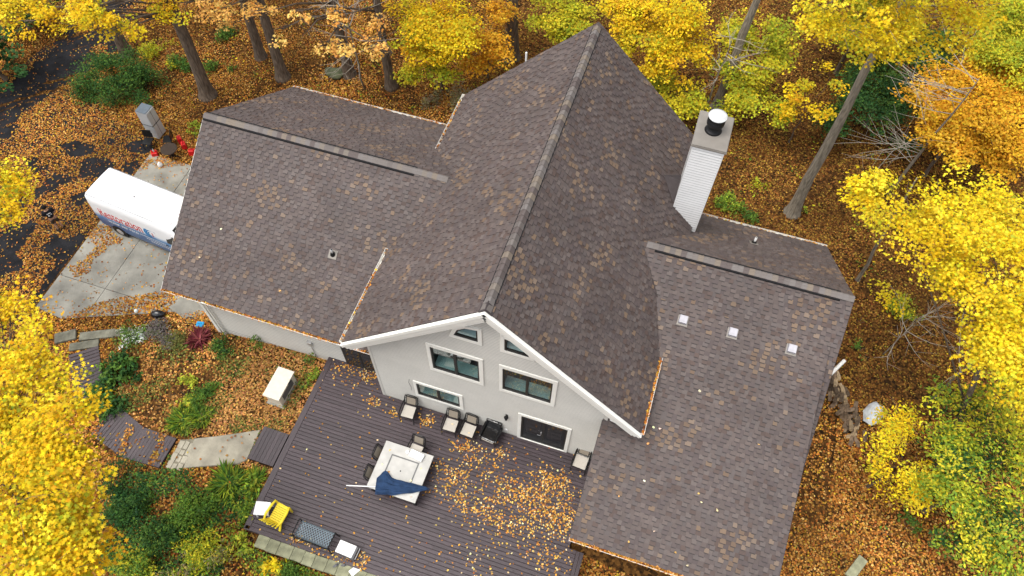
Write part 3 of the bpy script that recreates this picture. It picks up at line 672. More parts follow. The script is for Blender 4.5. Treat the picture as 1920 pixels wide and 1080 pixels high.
BL_E=[(-24.87,9.62,7.00,1.16),(-23.80,8.90,7.00,0.73),(-23.37,9.58,7.00,0.62),(-22.72,10.17,7.00,0.67),(-22.39,9.66,6.50,0.73),(-21.17,10.03,7.50,0.92),(-20.65,10.44,6.50,1.04),(-20.44,10.96,6.00,0.55),(-20.77,10.57,7.20,0.82)]
BL_Fl=[(-20.36,1.77,6.00,1.04),(-20.16,1.85,5.50,0.80),(-19.71,0.78,5.50,0.54)]
BL_G1=[(-10.85,19.34,3.00,1.17),(-9.37,17.92,3.50,1.26),(-8.40,19.09,3.50,1.42),(-7.77,18.07,3.00,1.07),(-9.35,17.51,2.00,1.14),(-10.11,16.97,1.00,0.70),(-8.68,17.86,1.00,0.81),(-10.75,18.08,2.00,0.82)]
BL_G2=[(-7.24,20.12,2.00,1.24),(-6.43,19.87,1.20,1.00),(-7.53,19.57,0.60,0.90),(-6.91,21.34,2.50,1.04)]
BL_G3=[(-4.15,22.95,2.00,1.37),(-2.58,22.59,2.00,1.35),(-3.36,22.45,1.20,1.06),(-4.76,22.68,1.00,0.77)]
BL_G4=[(-0.44,21.57,4.00,1.36),(0.99,21.22,4.00,1.55),(2.15,21.58,4.50,1.54),(0.30,20.81,3.00,0.91),(2.30,20.60,3.40,1.40),(3.31,21.42,3.50,1.28),(1.85,20.43,2.40,0.97),(3.45,20.46,2.50,0.91)]
BL_G5=[(3.89,20.10,0.80,1.22),(2.38,20.60,0.80,0.88),(5.99,22.10,2.00,1.33),(7.12,21.14,1.40,1.41),(6.26,20.71,0.80,1.17),(8.19,20.57,0.80,0.88),(7.23,22.93,2.00,1.35),(5.79,23.30,3.00,1.34),(7.46,23.87,3.00,1.20)]
BL_G5b=[(9.00,20.50,2.40,0.80),(9.98,20.52,1.80,0.75),(10.34,22.20,2.50,0.89),(8.81,20.25,1.50,0.64)]
BL_G6=[(12.71,23.73,1.50,1.50),(12.20,22.50,1.00,1.23),(13.43,22.55,0.60,1.24),(11.22,21.52,0.30,0.85),(14.25,23.99,1.00,1.27),(13.80,25.75,1.50,1.62),(15.29,26.50,2.00,1.65),(15.05,22.14,0.00,0.94)]
BL_G7=[(14.74,20.87,3.00,1.32),(15.67,22.50,3.50,1.51),(15.94,20.40,3.50,1.60),(15.36,19.51,2.80,1.21),(17.17,19.53,3.40,1.60),(18.01,21.35,3.60,1.81),(17.45,23.14,3.80,1.54),(17.02,18.70,2.80,1.15),(18.53,19.02,3.00,1.46)]
BL_G8=[(17.06,24.23,5.00,1.54),(17.62,22.92,5.00,1.36),(17.28,25.63,5.50,1.57),(16.84,23.62,4.50,0.92)]
BL_Pe=[(-15.42,13.61,6.00,0.70),(-14.81,13.96,5.00,0.65),(-13.69,14.15,5.00,0.67),(-12.76,13.95,4.50,0.67),(-11.58,13.93,5.00,0.73),(-10.80,14.57,5.00,0.73),(-10.88,15.00,4.00,0.48),(-10.24,15.27,5.50,0.68),(-9.98,15.11,4.00,0.37),(-13.92,14.31,6.00,0.64),(-11.95,14.60,6.00,0.68)]
BL_To=[(-21.03,13.61,5.00,0.94),(-20.01,14.04,5.00,0.82),(-17.64,13.90,5.50,0.95),(-17.75,13.99,4.50,0.57),(-16.91,14.82,5.00,0.68),(-18.52,14.00,5.50,0.71)]
BL_Un=[(-25.86,16.09,-0.20,0.97),(-25.05,16.57,0.00,0.89),(-24.27,15.62,-0.30,0.81)]
BL_BARE=[(-31.11,9.44,0.96,1.01),(-30.80,10.61,0.87,0.96),(-30.55,11.93,0.91,0.86),(-30.28,13.05,0.91,0.78),(-30.02,14.22,0.95,0.95),(-30.48,15.82,0.90,1.32),(-30.88,17.17,0.76,1.22),(-30.87,18.30,0.75,1.02),(-29.57,17.10,0.69,1.32),(-28.37,16.18,0.45,0.56),(-24.04,7.84,0.76,0.51),(-25.73,8.57,0.59,0.37),(-25.38,8.89,0.38,0.23),(-22.62,9.79,0.55,0.34),(-22.33,8.34,0.35,0.33),(-23.59,5.81,0.34,0.35),(-25.56,6.04,0.37,0.35),(-25.30,6.56,0.32,0.28),(-25.74,5.55,0.26,0.28),(-29.96,8.31,0.49,0.36),(-29.61,8.74,0.22,0.19),(-25.20,2.06,0.55,0.70),(-25.16,2.89,0.56,0.58),(-24.98,3.38,0.31,0.33),(-24.79,1.40,0.63,0.44),(-24.33,1.77,0.35,0.32),(-22.09,1.52,0.35,0.49),(-22.00,0.78,0.34,0.48),(-22.06,0.07,0.34,0.41),(-22.06,2.21,0.40,0.50),(-22.07,2.94,0.61,0.51),(-22.08,3.59,0.51,0.39),(-23.16,3.23,0.51,0.39),(-26.79,6.80,0.30,0.21),(-27.19,7.02,0.26,0.22),(-26.31,4.21,0.37,0.49),(-26.64,4.44,0.26,0.27),(-24.29,9.66,0.22,0.19),(-28.16,10.32,0.16,0.19)]
BL_PILE=[(-22.13,4.40,-1.40),(-21.56,5.04,-1.40),(-20.29,4.46,-1.40),(-20.40,3.88,-1.40),(-20.69,3.14,-1.40),(-20.59,2.12,-1.40),(-21.20,1.76,-1.40),(-21.84,2.54,-1.40),(-21.68,3.45,-1.40)]
BL_PILE2=[(-22.10,9.05,-1.40),(-19.80,10.08,-1.40),(-19.52,9.42,-1.40),(-20.46,9.10,-1.40),(-20.88,8.77,-1.40),(-21.54,8.99,-1.40),(-21.70,8.25,-1.40),(-22.70,8.35,-1.40)]
# ================================================================== DECK
DK = empty('deck', (-1.5, -2.7, 0), 0, 'dark purplish brown plank deck wrapping the front gable of the house', 'deck')
def dk(o): o.matrix_parent_inverse = Matrix.Translation((1.5, 2.7, 0)); return o
brg = random.Random(3)
def board(par, x0, x1, y0, y1, z, m, fix=None):
    b = MB().box((0, 0, -.014), (x1-x0, y1-y0, .028)).build('board', m, par, bevel=.004)
    b.location = ((x0+x1)/2, (y0+y1)/2, z+brg.uniform(-.0015, .0015)); b.rotation_euler.z = brg.uniform(-.0006, .0006)
    if fix: fix(b)
    return b
PIT = .146; y = -6.0; row = 0
while y < 1.27:
    xa = -7.36; xb = 4.42 if y < -3.1 else 4.14
    if y > .36: xb = -4.79
    if y+PIT > .40 and y < .36: yy = min(y+PIT-.014, .405)
    else: yy = y+PIT-.014
    if yy > 1.27: yy = 1.27
    cutx = [xa]
    if xb-xa > 4:
        k = [(-3.2, 1.1), (-5.4, -.6, 3.1), (-1.9, 2.4), (-4.4, .3)][row % 4]
        cutx += [c+brg.uniform(-.15, .15) for c in k]
    cutx.append(xb)
    for i in range(len(cutx)-1): board(DK, cutx[i]+.002, cutx[i+1]-.002, y, yy, 0, 'deck', dk)
    y += PIT; row += 1
board(DK, -7.60, -7.37, -6.02, 1.27, .002, 'decky', dk)
board(DK, -7.37, -1.0, -6.16, -6.01, .001, 'deck', dk); board(DK, -1.0, 4.42, -6.16, -6.01, .001, 'deck', dk)
board(DK, 4.43, 4.56, -6.16, -3.1, .002, 'decky', dk); board(DK, 4.57, 4.70, -6.16, -3.1, .002, 'decky', dk)
fr = MB()
for x in lin(-7.3, 4.3, 1.2): fr.bb(x-.02, x+.02, -5.98, (.3 if x > -4.8 else 1.2), -.22, -.032)
dk(fr.build('joist', 'joist', DK))
for a in ((-7.6, -7.56, -6.15, 1.27), (-7.6, 4.7, -6.17, -6.13), (4.66, 4.70, -6.16, -3.1)): dk(MB().bb(a[0], a[1], a[2], a[3], -.30, -.03).build('fascia', 'decky', DK))
# plank landing and boardwalks
ST = empty('plank_landing', (-8.25, -3.0, -.2), 0, 'short plank landing between the deck edge and the concrete path', 'steps')
for i in range(7): board(ST, -.54+i*.157, -.54+i*.157+.151, -.69, .69, .06, 'decky')
MB().bb(-.53, .55, -.66, .66, -.3, .03).build('frame', 'joist', ST)
BW = empty('boardwalk', (-14.0, -4.35, gz(-14, -4.35)), 0, 'dark plank boardwalk leading left from the concrete path under the yellow maple', 'boardwalk')
def bw_board(root, c, ang, wd, ln, z):
    b = MB().box((0, 0, -.014), (wd, ln, .028)).build('board', 'decky', root, bevel=.004); b.location = Vector(c)-root.location; b.rotation_euler.z = ang
    b.location.z = z-root.location.z
MB().prism([(1.85, .6), (1.85, -.68), (-.25, -.7), (-1.9, .1), (-1.7, 1.2), (0, .65)], -.02, .075, lambda a, b: gz(a-14, -4.2)-gz(-14, -4.35)).build('frame', 'joist', BW)
for i in range(22):
    x = -12.16-i*.162-.076; yy = -4.37+max(0, (i-10))*.045; a = -.02-max(0, i-8)*.014
    bw_board(BW, (x, yy, 0), a, .140, 1.28+.01*i, gz(x, -4.2)+.12)
BW2 = empty('boardwalk', (-17.6, -2.2, gz(-17.6, -2.2)), 0, 'far boardwalk stretch beside the dark green leafy bed, below the stone step', 'boardwalk')
for i in range(15):
    t = i/14; x = -16.75-1.65*t; yy = -3.35+1.95*t
    bw_board(BW2, (x, yy, 0), R(40)+R(12)*(1-t)+R(-90)*0, 1.25, .152, gz(x, yy)+.12)
SS = empty('stone_steps', (-18.6, -.9, -1.4), 0, 'flat grey stone steps at the top end of the boardwalk', 'steps')
for i, (x, y, a, lx, ly) in enumerate([(0, -.2, .5, 1.25, .38), (.25, .42, .45, 1.5, .4), (1.3, .85, .3, 1.2, .35), (-1.0, -.1, .6, .9, .5), (2.4, 1.25, .25, 1.0, .3)]):
    s_ = MB().box((0, 0, .05), (lx, ly, .14)).build('step_stone', 'stepstone', SS, bevel=.02); s_.location = (x, y, .02*i); s_.rotation_euler.z = a
# row of mossy pavers along the front of the deck
PV = empty('paving_strip', (-4.4, -6.4, -.2), 0, 'row of mossy grey paving stones along the front edge of the deck', 'paving')
xp = -6.95; prg = random.Random(8)
while xp < -.4:
    wd = prg.uniform(.42, .62); s_ = MB().box((0, 0, 0), (wd-.012, .46, .16)).build('paver', 'paver', PV, bevel=.008)
    s_.location = (xp+wd/2+4.4, prg.uniform(-.015, .015), .06+prg.uniform(-.008, .008)); s_.rotation_euler.z = prg.uniform(-.012, .012); xp += wd
# back platform of dark boards behind the left wing
BD = empty('back_platform', (-9.3, 14.6, -.55), 0, 'low dark board platform edge behind the left wing roof', 'platform')
for i in range(16):
    b = MB().box((0, 0, 0), (.30, 1.2, .04)).build('board', 'decky', BD, bevel=.004); b.location = (-2.4+i*.31, .35, 0)
MB().bb(-2.5, 2.5, -.2, .9, -.8, -.03).build('frame', 'joist', BD)
# ================================================================== FURNITURE
def patio_chair(label, loc, rz, cat='chair', group='patio chairs'):
    c = empty('patio_chair', loc, rz, label, cat, group); w2 = .30
    MB().add([(-.25, -.26, .42), (.25, -.26, .42), (.25, 0, .395), (-.25, 0, .395), (.25, .24, .40), (-.25, .24, .40), (-.25, -.26, .435), (.25, -.26, .435), (.25, 0, .41), (-.25, 0, .41), (.25, .24, .415), (-.25, .24, .415)],
             [(6, 7, 8, 9), (9, 8, 10, 11), (3, 2, 1, 0), (5, 4, 2, 3), (0, 1, 7, 6), (1, 2, 8, 7), (2, 4, 10, 8), (3, 9, 6, 0), (5, 11, 9, 3), (4, 5, 11, 10)]).build('seat', 'sling', c)
    MB().tube([(-.27, .26, .41), (-.27, -.28, .42), (.27, -.28, .42), (.27, .26, .41)], .02, 6).build('seat_frame', 'iron', c)
    bk = MB(); P = lambda x, s: (x, .26+.20*s, .42+.56*s)
    bk.add([P(-.19, .15), P(.19, .15), P(.19, .82), P(-.19, .82), tuple(Vector(P(-.19, .15))+Vector((0, .012, 0))), tuple(Vector(P(.19, .15))+Vector((0, .012, 0))), tuple(Vector(P(.19, .82))+Vector((0, .012, 0))), tuple(Vector(P(-.19, .82))+Vector((0, .012, 0)))],
           [(0, 1, 2, 3), (7, 6, 5, 4), (0, 4, 5, 1), (1, 5, 6, 2), (2, 6, 7, 3), (3, 7, 4, 0)]); bk.build('backrest', 'slingback', c)
    f = MB().tube([P(-.27, 0), P(-.28, .6), P(-.26, .9), P(-.13, 1.0), P(.13, 1.0), P(.26, .9), P(.28, .6), P(.27, 0)], .021, 6)
    for x in (-.20, .20): f.bar(P(x, .08), P(x, .95), .022, .02, (0, 1, 0))
    for s in (.13, .84): f.bar(P(-.2, s), P(.2, s), .03, .02)
    for x in (-.235, .235):
        for s in (.2, .35, .5, .65, .8): f.bar(P(x-.035, s-.06), P(x+.035, s+.06), .014, .012, (0, 1, 0))
    f.build('back_frame', 'iron', c)
    for sx in (-1, 1):
        MB().tube([(sx*.29, -.27, .40), (sx*.305, -.27, .58), (sx*.305, -.20, .645), (sx*.305, .1, .66), (sx*.29, .36, .64)], [.018, .018, .024, .024, .02], 6).build('armrest', 'iron', c)
        MB().tube([(sx*.285, -.28, .42), (sx*.29, -.32, 0)], .019, 6).build('leg', 'iron', c); MB().tube([(sx*.27, .26, .42), (sx*.285, .36, 0)], .019, 6).build('leg', 'iron', c)
    return c
patio_chair('beige sling patio chair standing alone under the low window', (-3.38, -.10, 0), R(2))
patio_chair('beige sling patio chair, left one of the touching pair by the wall', (-1.60, -.10, 0), R(1))
patio_chair('beige sling patio chair between its twin and the black covered armchair', (-.86, -.08, 0), R(-3))
patio_chair('pale patio chair beside the double door, half under the roof edge', (3.68, .06, 0), R(-4))
patio_chair('patio chair tucked under the house side of the stone table', (-2.52, -1.52, 0), R(-3))
patio_chair('patio chair on the left side of the table, nearer the house', (-3.46, -2.12, 0), R(88))
patio_chair('patio chair on the left side of the table, nearer the umbrella pole', (-3.46, -2.92, 0), R(93))
bc = empty('covered_armchair', (.02, .06, 0), R(-6), 'armchair wrapped in glossy black vinyl between beige chairs and wall lamp', 'chair')
MB().box((0, -.03, .42), (.62, .62, .14)).build('seat', 'glossblack', bc, bevel=.05); MB().box((0, .30, .62), (.66, .16, .62), M=Matrix.Rotation(-.2, 3, 'X')).build('backrest', 'glossblack', bc, bevel=.05)
for s_ in (-1, 1):
    MB().box((s_*.34, 0, .52), (.10, .66, .18)).build('armrest', 'glossblack', bc, bevel=.03)
    for yy in (-.28, .28): MB().tube([(s_*.3, yy, .4), (s_*.32, yy*1.1, 0)], .022, 6).build('leg', 'iron', bc)
MB().box((0, -.345, .40), (.5, .012, .07)).build('seat_trim', 'sling', bc)
# table
tb = empty('patio_table', (-2.70, -2.53, 0), R(-.5), 'large square stone topped patio table with dark inlaid border on the deck', 'table')
MB().box((0, 0, .715), (1.96, 1.90, .05)).build('tabletop', 'tile', tb, bevel=.012)
def flat(P, z0, z1, name, m): return MB().prism(P, z0, z1).build(name, m, tb, bevel=.003)
o_, i_ = (.965, .935), (.575, .525)
for P in ([(-o_[0], -o_[1]), (o_[0], -o_[1]), (i_[0], -i_[1]), (-i_[0], -i_[1])], [(o_[0], -o_[1]), (o_[0], o_[1]), (i_[0], i_[1]), (i_[0], -i_[1])],
          [(o_[0], o_[1]), (-o_[0], o_[1]), (-i_[0], i_[1]), (i_[0], i_[1])], [(-o_[0], o_[1]), (-o_[0], -o_[1]), (-i_[0], -i_[1]), (-i_[0], i_[1])]):
    cx = sum(p[0] for p in P)/4; cy = sum(p[1] for p in P)/4; flat([(p[0]+(cx-p[0])*.006, p[1]+(cy-p[1])*.006) for p in P], .738, .744, 'tile', 'tile')
for a in ((-.57, .57, -.52, -.465), (-.57, .57, .465, .52), (-.57, -.515, -.464, .464), (.515, .57, -.464, .464)): flat([(a[0], a[2]), (a[1], a[2]), (a[1], a[3]), (a[0], a[3])], .738, .745, 'inlay', 'tileband')
i2 = (.512, .462)
for P in ([(-1, -1), (1, -1)], [(1, -1), (1, 1)], [(1, 1), (-1, 1)], [(-1, 1), (-1, -1)]):
    q = [(P[0][0]*i2[0], P[0][1]*i2[1]), (P[1][0]*i2[0], P[1][1]*i2[1]), (0, 0)]; cx = sum(p[0] for p in q)/3; cy = sum(p[1] for p in q)/3
    flat([(p[0]+(cx-p[0])*.01, p[1]+(cy-p[1])*.01) for p in q], .738, .744, 'tile', 'tile')
MB().lathe([(.028, 0), (.028, .004)], (0, 0, .743), 14).build('umbrella_hole', 'black', tb)
MB().bb(-.90, .90, -.87, -.83, .58, .69).bb(-.90, .90, .83, .87, .58, .69).bb(-.90, -.86, -.83, .83, .58, .69).bb(.86, .90, -.83, .83, .58, .69).build('apron', 'iron', tb)
for sx in (-1, 1):
    for sy in (-1, 1): MB().box((sx*.86, sy*.83, .345), (.09, .09, .69)).build('leg', 'iron', tb, bevel=.01)
# folded umbrella lying across the table
A_, B_ = Vector((-4.39, -3.68, .80)), Vector((-1.48, -2.86, .80)); ud = (B_-A_).normalized(); un = Vector((-ud.y, ud.x, 0))
um = empty('folded_umbrella', A_, 0, 'folded navy blue patio umbrella lying across the stone table', 'umbrella')
MB().tube([(0, 0, 0), tuple(ud*1.5)], .02, 10).build('pole', 'whiteplastic', um)
L_ = (B_-A_).length; cn = MB(); n = 28; ks = 22
for k in range(ks):
    t = k/(ks-1); s_ = 1.12+(L_-1.12)*t; wdt = (.30-.02*math.sin(t*9))*(1-t)**.75*(.75+.25*min(1, t*6))+.045; ht = .13*(1-t)**.6+.03
    off = (.10*math.exp(-((t-.16)/.14)**2))
    for j in range(n):
        a = 2*math.pi*j/n; f = 1+.16*math.sin(j*3.5+k*.35)*(1-t*.5)+.07*math.sin(j*5+k)
        side = math.cos(a)*wdt*f+off*(1 if math.cos(a) > 0 else .2)+(.20*math.exp(-((t-.14)/.10)**2) if math.cos(a) > .35 else 0)
        zz = max(-.045, math.sin(a)*ht*f+.03)
        cn.v.append(tuple(ud*s_+un*side+Vector((0, 0, zz))))
cn.f = [(k*n+j, k*n+(j+1) % n, (k+1)*n+(j+1) % n, (k+1)*n+j) for k in range(ks-1) for j in range(n)]+[tuple(range(n-1, -1, -1)), tuple(range((ks-1)*n, ks*n))]
cn.build('canopy', 'navy', um)
MB().tube([tuple(ud*(L_-.02)+Vector((0, 0, .01))), tuple(ud*(L_+.08))], [.03, .015], 8).build('finial', 'navy', um)
sb = empty('white_box', (-2.33, -1.80, .745), R(-8), 'white lidded box near the far edge of the stone table', 'box')
MB().box((0, 0, .05), (.54, .27, .10)).build('body', 'whiteplastic', sb, bevel=.02); MB().box((0, 0, .115), (.56, .29, .03)).build('lid', 'whiteplastic', sb, bevel=.012)
tag(MB().lathe([(.05, 0), (.075, .05), (.08, .12), (.06, .15), (.02, .16)], (-2.70, -1.78, .745), 16).build('white_jar', 'whiteplastic', None, True), 'small round white jar beside the white box on the table', 'jar')
# yellow plastic chair
yc = empty('plastic_chair', (-6.48, -5.42, 0), R(-8), 'bright yellow plastic slatted chair at the deck corner', 'chair')
for i in range(8): MB().box((0, .36-i*.075, .36-.012*i), (.50, .066, .02)).build('seat_slat', 'yellow', yc, bevel=.006)
MB().box((0, .42, .33), (.58, .05, .09)).build('front_rail', 'yellow', yc, bevel=.015); MB().box((0, -.23, .25), (.58, .05, .06)).build('rear_rail', 'yellow', yc)
for i in range(7):
    x = (i-3)*.078; MB().bar((x, -.20, .28), (x*1.5, -.44, .86-.012*(i-3)**2), .066, .02, (0, 1, .3)).build('back_slat', 'yellow', yc, bevel=.006)
for s_ in (-1, 1):
    MB().tube([(s_*.30, .44, .55), (s_*.34, .2, .56), (s_*.35, -.15, .55), (s_*.28, -.36, .53)], [.045, .05, .05, .035], 8).build('armrest', 'yellow', yc, True)
    MB().bar((s_*.28, .40, 0), (s_*.30, .42, .54), .09, .05, (0, 1, 0)).build('leg', 'yellow', yc); MB().bar((s_*.28, -.38, 0), (s_*.27, -.2, .28), .08, .05, (0, 1, 0)).build('leg', 'yellow', yc)
wt = empty('plastic_side_table', (-7.10, -5.36, 0), R(14), 'white plastic side table against the yellow chair', 'table')
MB().box((0, 0, .44), (.56, .50, .05)).build('tabletop', 'whiteplastic', wt, bevel=.02)
for sx in (-1, 1):
    for sy in (-1, 1): MB().bar((sx*.22, sy*.19, .43), (sx*.24, sy*.21, 0), .06, .05).build('leg', 'whiteplastic', wt)
# lattice bench, its back towards the pavers
bn = empty('lattice_bench', (-4.83, -5.62, 0), R(-2), 'gunmetal lattice seat garden bench at the front edge of the deck', 'bench')
lt = MB(); nb = 13
sx0, sx1, sy0, sy1 = -.66, .66, -.24, .26
def cl_line(p, d):
    ts = []
    for k in (0, 1):
        lo_, hi_ = ((sx0, sx1), (sy0, sy1))[k]
        a, b = (lo_-p[k])/d[k], (hi_-p[k])/d[k]; ts.append((min(a, b), max(a, b)))
    a = max(t[0] for t in ts); b = min(t[1] for t in ts)
    return (a, b) if b-a > .04 else None
for i in range(-14, 15):
    for d in ((.8, 1), (-.8, 1)):
        p = (i*.105, 0); q = cl_line(p, d)
        if q: lt.bar((p[0]+d[0]*q[0], d[1]*q[0], .43+.002*(d[0] > 0)), (p[0]+d[0]*q[1], d[1]*q[1], .43+.002*(d[0] > 0)), .026, .012)
lt.build('seat_lattice', 'gunmetal', bn)
MB().tube([(-.68, -.26, .42), (-.68, .28, .42), (.68, .28, .42), (.68, -.26, .42), (-.68, -.26, .42)], .024, 8).build('seat_frame', 'gunmetal', bn)
bf = MB().tube([(-.70, -.26, .40), (-.71, -.36, .80), (-.45, -.38, .90), (0, -.39, .94), (.45, -.38, .90), (.71, -.36, .80), (.70, -.26, .40)], .022, 8)
for i in range(-5, 6): bf.tube([(i*.12, -.29, .45), (i*.12+.05, -.34, .65), (i*.12, -.37, .87)], .011, 5)
bf.build('backrest', 'iron', bn)
for s_ in (-1, 1):
    MB().tube([(s_*.70, .30, .42), (s_*.73, .30, .62), (s_*.73, .1, .66), (s_*.72, -.33, .64)], .024, 8).build('armrest', 'iron', bn)
    for yy in (.28, -.30): MB().tube([(s_*.70, yy, .42), (s_*.76, yy*1.15, 0)], .024, 8).build('leg', 'iron', bn)
cl_ = empty('cooler', (-3.52, -5.72, 0), R(-3), 'grey cooler box with white lid at the front edge of the deck', 'cooler')
MB().box((0, 0, .18), (.72, .46, .36)).build('body', 'greybody', cl_, bevel=.03); MB().box((-.04, .0, .385), (.66, .45, .06)).build('lid', 'whiteplastic', cl_, bevel=.02)
MB().tube([(.37, -.2, .28), (.42, -.2, .33), (.42, .2, .33), (.37, .2, .28)], .013, 6).build('handle', 'galv', cl_)
for x, y, a, nm in ((-3.78, -6.30, .9, 'left flip flop of the dark pair lying on a paver by the cooler'), (-3.50, -6.20, .45, 'right flip flop of the dark pair, nearer the white sheet')):
    fp = empty('flip_flop', (x, y, -.055), a, nm, 'footwear', 'pair of flip flops')
    MB().prism([(.13*math.cos(t)*1.0, (.048+.008*math.cos(t))*math.sin(t)) for t in np.linspace(0, 2*math.pi, 14, endpoint=False)], 0, .02).build('sole', 'greybody', fp)
    MB().tube([(.0, -.05, .015), (.05, -.02, .05), (.08, 0, .02)], .008, 5).tube([(.0, .05, .015), (.05, .02, .05), (.08, 0, .02)], .008, 5).build('strap', 'black', fp)
tag(MB().box((-3.05, -6.24, -.045), (.24, .40, .012), rz=-.55).build('white_sheet', 'whiteplastic'), 'flat white card lying on the pavers beside the flip flops', 'card')
# beige equipment box in the garden
gb = empty('utility_cabinet', (-8.86, -.62, gz(-8.86, -.62)), R(-1), 'beige metal utility cabinet standing in the leaf covered garden bed', 'cabinet')
MB().box((0, 0, .40), (.62, 1.22, .74)).build('body', 'beige', gb, bevel=.015); MB().box((0, 0, .80), (.74, 1.36, .06)).build('lid', 'beige', gb, bevel=.015)
MB().bb(.312, .322, -.4, .4, .2, .6).build('louvre', 'greybody', gb); MB().box((0, 0, .02), (.8, 1.4, .06)).build('base_pad', 'concrete', gb)
MB().box((.372, .2, .78), (.012, .2, .06)).build('latch', 'black', gb)
# things by the garage corner
bg_ = empty('black_bag', (-16.30, 1.25, -1.38), R(20), 'slumped black bag at the edge of the leaf bank by the garden', 'bag')
MB().lathe([(.16, 0), (.24, .08), (.25, .2), (.18, .34), (.06, .42)], (0, 0, 0), 12).build('body', 'glossblack', bg_, True).scale = (1.35, .8, .9)
MB().tube([(-.2, 0, .3), (-.1, .05, .5), (.1, .05, .5), (.2, 0, .3)], .018, 6).build('handle', 'black', bg_)
gl = empty('garden_light', (-17.1, .98, -1.39), 0, 'small stake light with pale globe beside the black bag', 'garden light')
MB().tube([(0, 0, 0), (0, 0, .42)], .012, 6).build('stake', 'galv', gl); MB().lathe([(.02, 0), (.08, .05), (.09, .1), (.05, .17), (.001, .19)], (0, 0, .4), 12).build('globe', 'sillin', gl, True)
bt = empty('tool_case', (-14.18, 1.36, -1.27), R(10), 'bright blue tool case on the concrete pad at the garage corner', 'tool case')
MB().box((0, 0, .09), (.34, .26, .18)).build('body', 'blue', bt, bevel=.03); MB().tube([(-.08, 0, .18), (-.06, 0, .24), (.06, 0, .24), (.08, 0, .18)], .015, 6).build('handle', 'blue', bt)
tag(MB().box((-13.72, 1.18, -1.2), (.07, .5, .07), rz=-.5).build('spirit_level', 'yellow', bevel=.01), 'yellow bar shaped level lying beside the blue tool case', 'tool')
tag(MB().tube([(-14.75+.22*math.cos(t), 1.42+.17*math.sin(t), -1.27+.003*i) for i, t in enumerate(np.linspace(0, 12, 40))], .012, 5).build('coiled_hose', 'black'), 'coiled dark hose on the pad left of the blue tool case', 'hose')
# fridge and clutter beside the drive
fg = empty('refrigerator', (-22.32, 10.88, -1.4), R(-2), 'tall pale steel refrigerator standing outdoors on the leaves', 'refrigerator')
MB().box((0, 0, .93), (.60, .62, 1.82)).build('body', 'fridge', fg, bevel=.015); MB().box((0, 0, 1.855), (.60, .62, .03)).build('top', 'fridgetop', fg)
for s_ in (-1, 1):
    for z0, z1 in ((.06, .93), (.97, 1.82)): MB().bb(.30, .345, s_*.005 if s_ > 0 else -.305, .305 if s_ > 0 else -.005, z0, z1).build('door', 'fridge', fg, bevel=.008)
MB().bb(-.303, .352, -.318, .318, .935, .965).build('strap', 'black', fg); MB().bb(.34, .352, -.006, .006, .05, 1.82).build('seam', 'black', fg)
def steel_chair(label, loc, rz):
    c = empty('outdoor_chair', loc, rz, label, 'chair', 'black chairs by the refrigerator')
    MB().box((0, 0, .45), (.48, .46, .04)).build('seat', 'iron', c, bevel=.01); MB().box((0, .25, .74), (.46, .03, .46), M=Matrix.Rotation(-.15, 3, 'X')).build('backrest', 'iron', c, bevel=.01)
    for sx in (-1, 1):
        for sy in (-1, 1): MB().tube([(sx*.22, sy*.2, .45), (sx*.24, sy*.24, 0)], .018, 6).build('leg', 'iron', c)
        MB().tube([(sx*.23, .22, .45), (sx*.23, .28, .75)], .016, 6).build('back_post', 'iron', c)
steel_chair('black chair in front of the refrigerator, nearer the van', (-22.15, 9.98, -1.4), R(15)); steel_chair('black chair right of the refrigerator, behind the round table', (-21.25, 10.42, -1.4), R(-65))
rt_ = empty('round_table', (-20.68, 9.72, -1.4), 0, 'dark round table with crossed feet beside the red cans', 'table')
MB().lathe([(.40, 0), (.42, .015), (.42, .04), (.40, .05)], (0, 0, .62), 24).build('tabletop', 'shorts', rt_); MB().tube([(0, 0, .02), (0, 0, .62)], .04, 8).build('column', 'iron', rt_)
for k in range(4): MB().tube([(0, 0, .12), (.34*math.cos(k*1.571+.4), .34*math.sin(k*1.571+.4), .015)], .022, 6).build('foot', 'iron', rt_)
def gas_can(label, loc, rz):
    g = empty('fuel_can', loc, rz, label, 'fuel can', 'red fuel cans'); MB().box((0, 0, .17), (.36, .26, .34), taper=.8).build('body', 'red', g, bevel=.03)
    MB().tube([(-.10, 0, .33), (-.08, 0, .41), (.08, 0, .41), (.11, 0, .33)], .022, 6).build('handle', 'red', g); MB().tube([(.13, 0, .32), (.24, 0, .44)], [.03, .018], 8).build('spout', 'red', g)
gas_can('red fuel can farther from the wing roof, behind its neighbour', (-20.88, 10.78, -1.4), R(-40)); gas_can('middle red fuel can right of the round table', (-20.47, 10.50, -1.4), R(-50)); gas_can('red fuel can half hidden by the wing roof edge', (-19.82, 10.22, -1.4), R(20))
rj = empty('red_crate', (-21.62, 9.55, -1.4), R(30), 'small dark red crate with bottles left of the round table', 'crate')
MB().box((0, 0, .12), (.30, .26, .24)).build('body', 'red', rj, bevel=.02)
for k in range(3): MB().lathe([(.04, 0), (.04, .12), (.015, .17), (.015, .22)], (-.09+.09*k, .04*(k % 2), .22), 8).build('bottle', ['red', 'sillin', 'red'][k], rj)
jg = empty('white_jug', (-20.95, 8.98, -1.38), 0, 'white plastic jug at the edge of the concrete apron', 'jug')
MB().lathe([(.10, 0), (.12, .03), (.12, .2), (.05, .28), (.04, .31)], (0, 0, 0), 14).build('body', 'whiteplastic', jg, True); MB().tube([(.09, 0, .22), (.15, 0, .2), (.12, 0, .08)], .015, 6).build('handle', 'whiteplastic', jg)
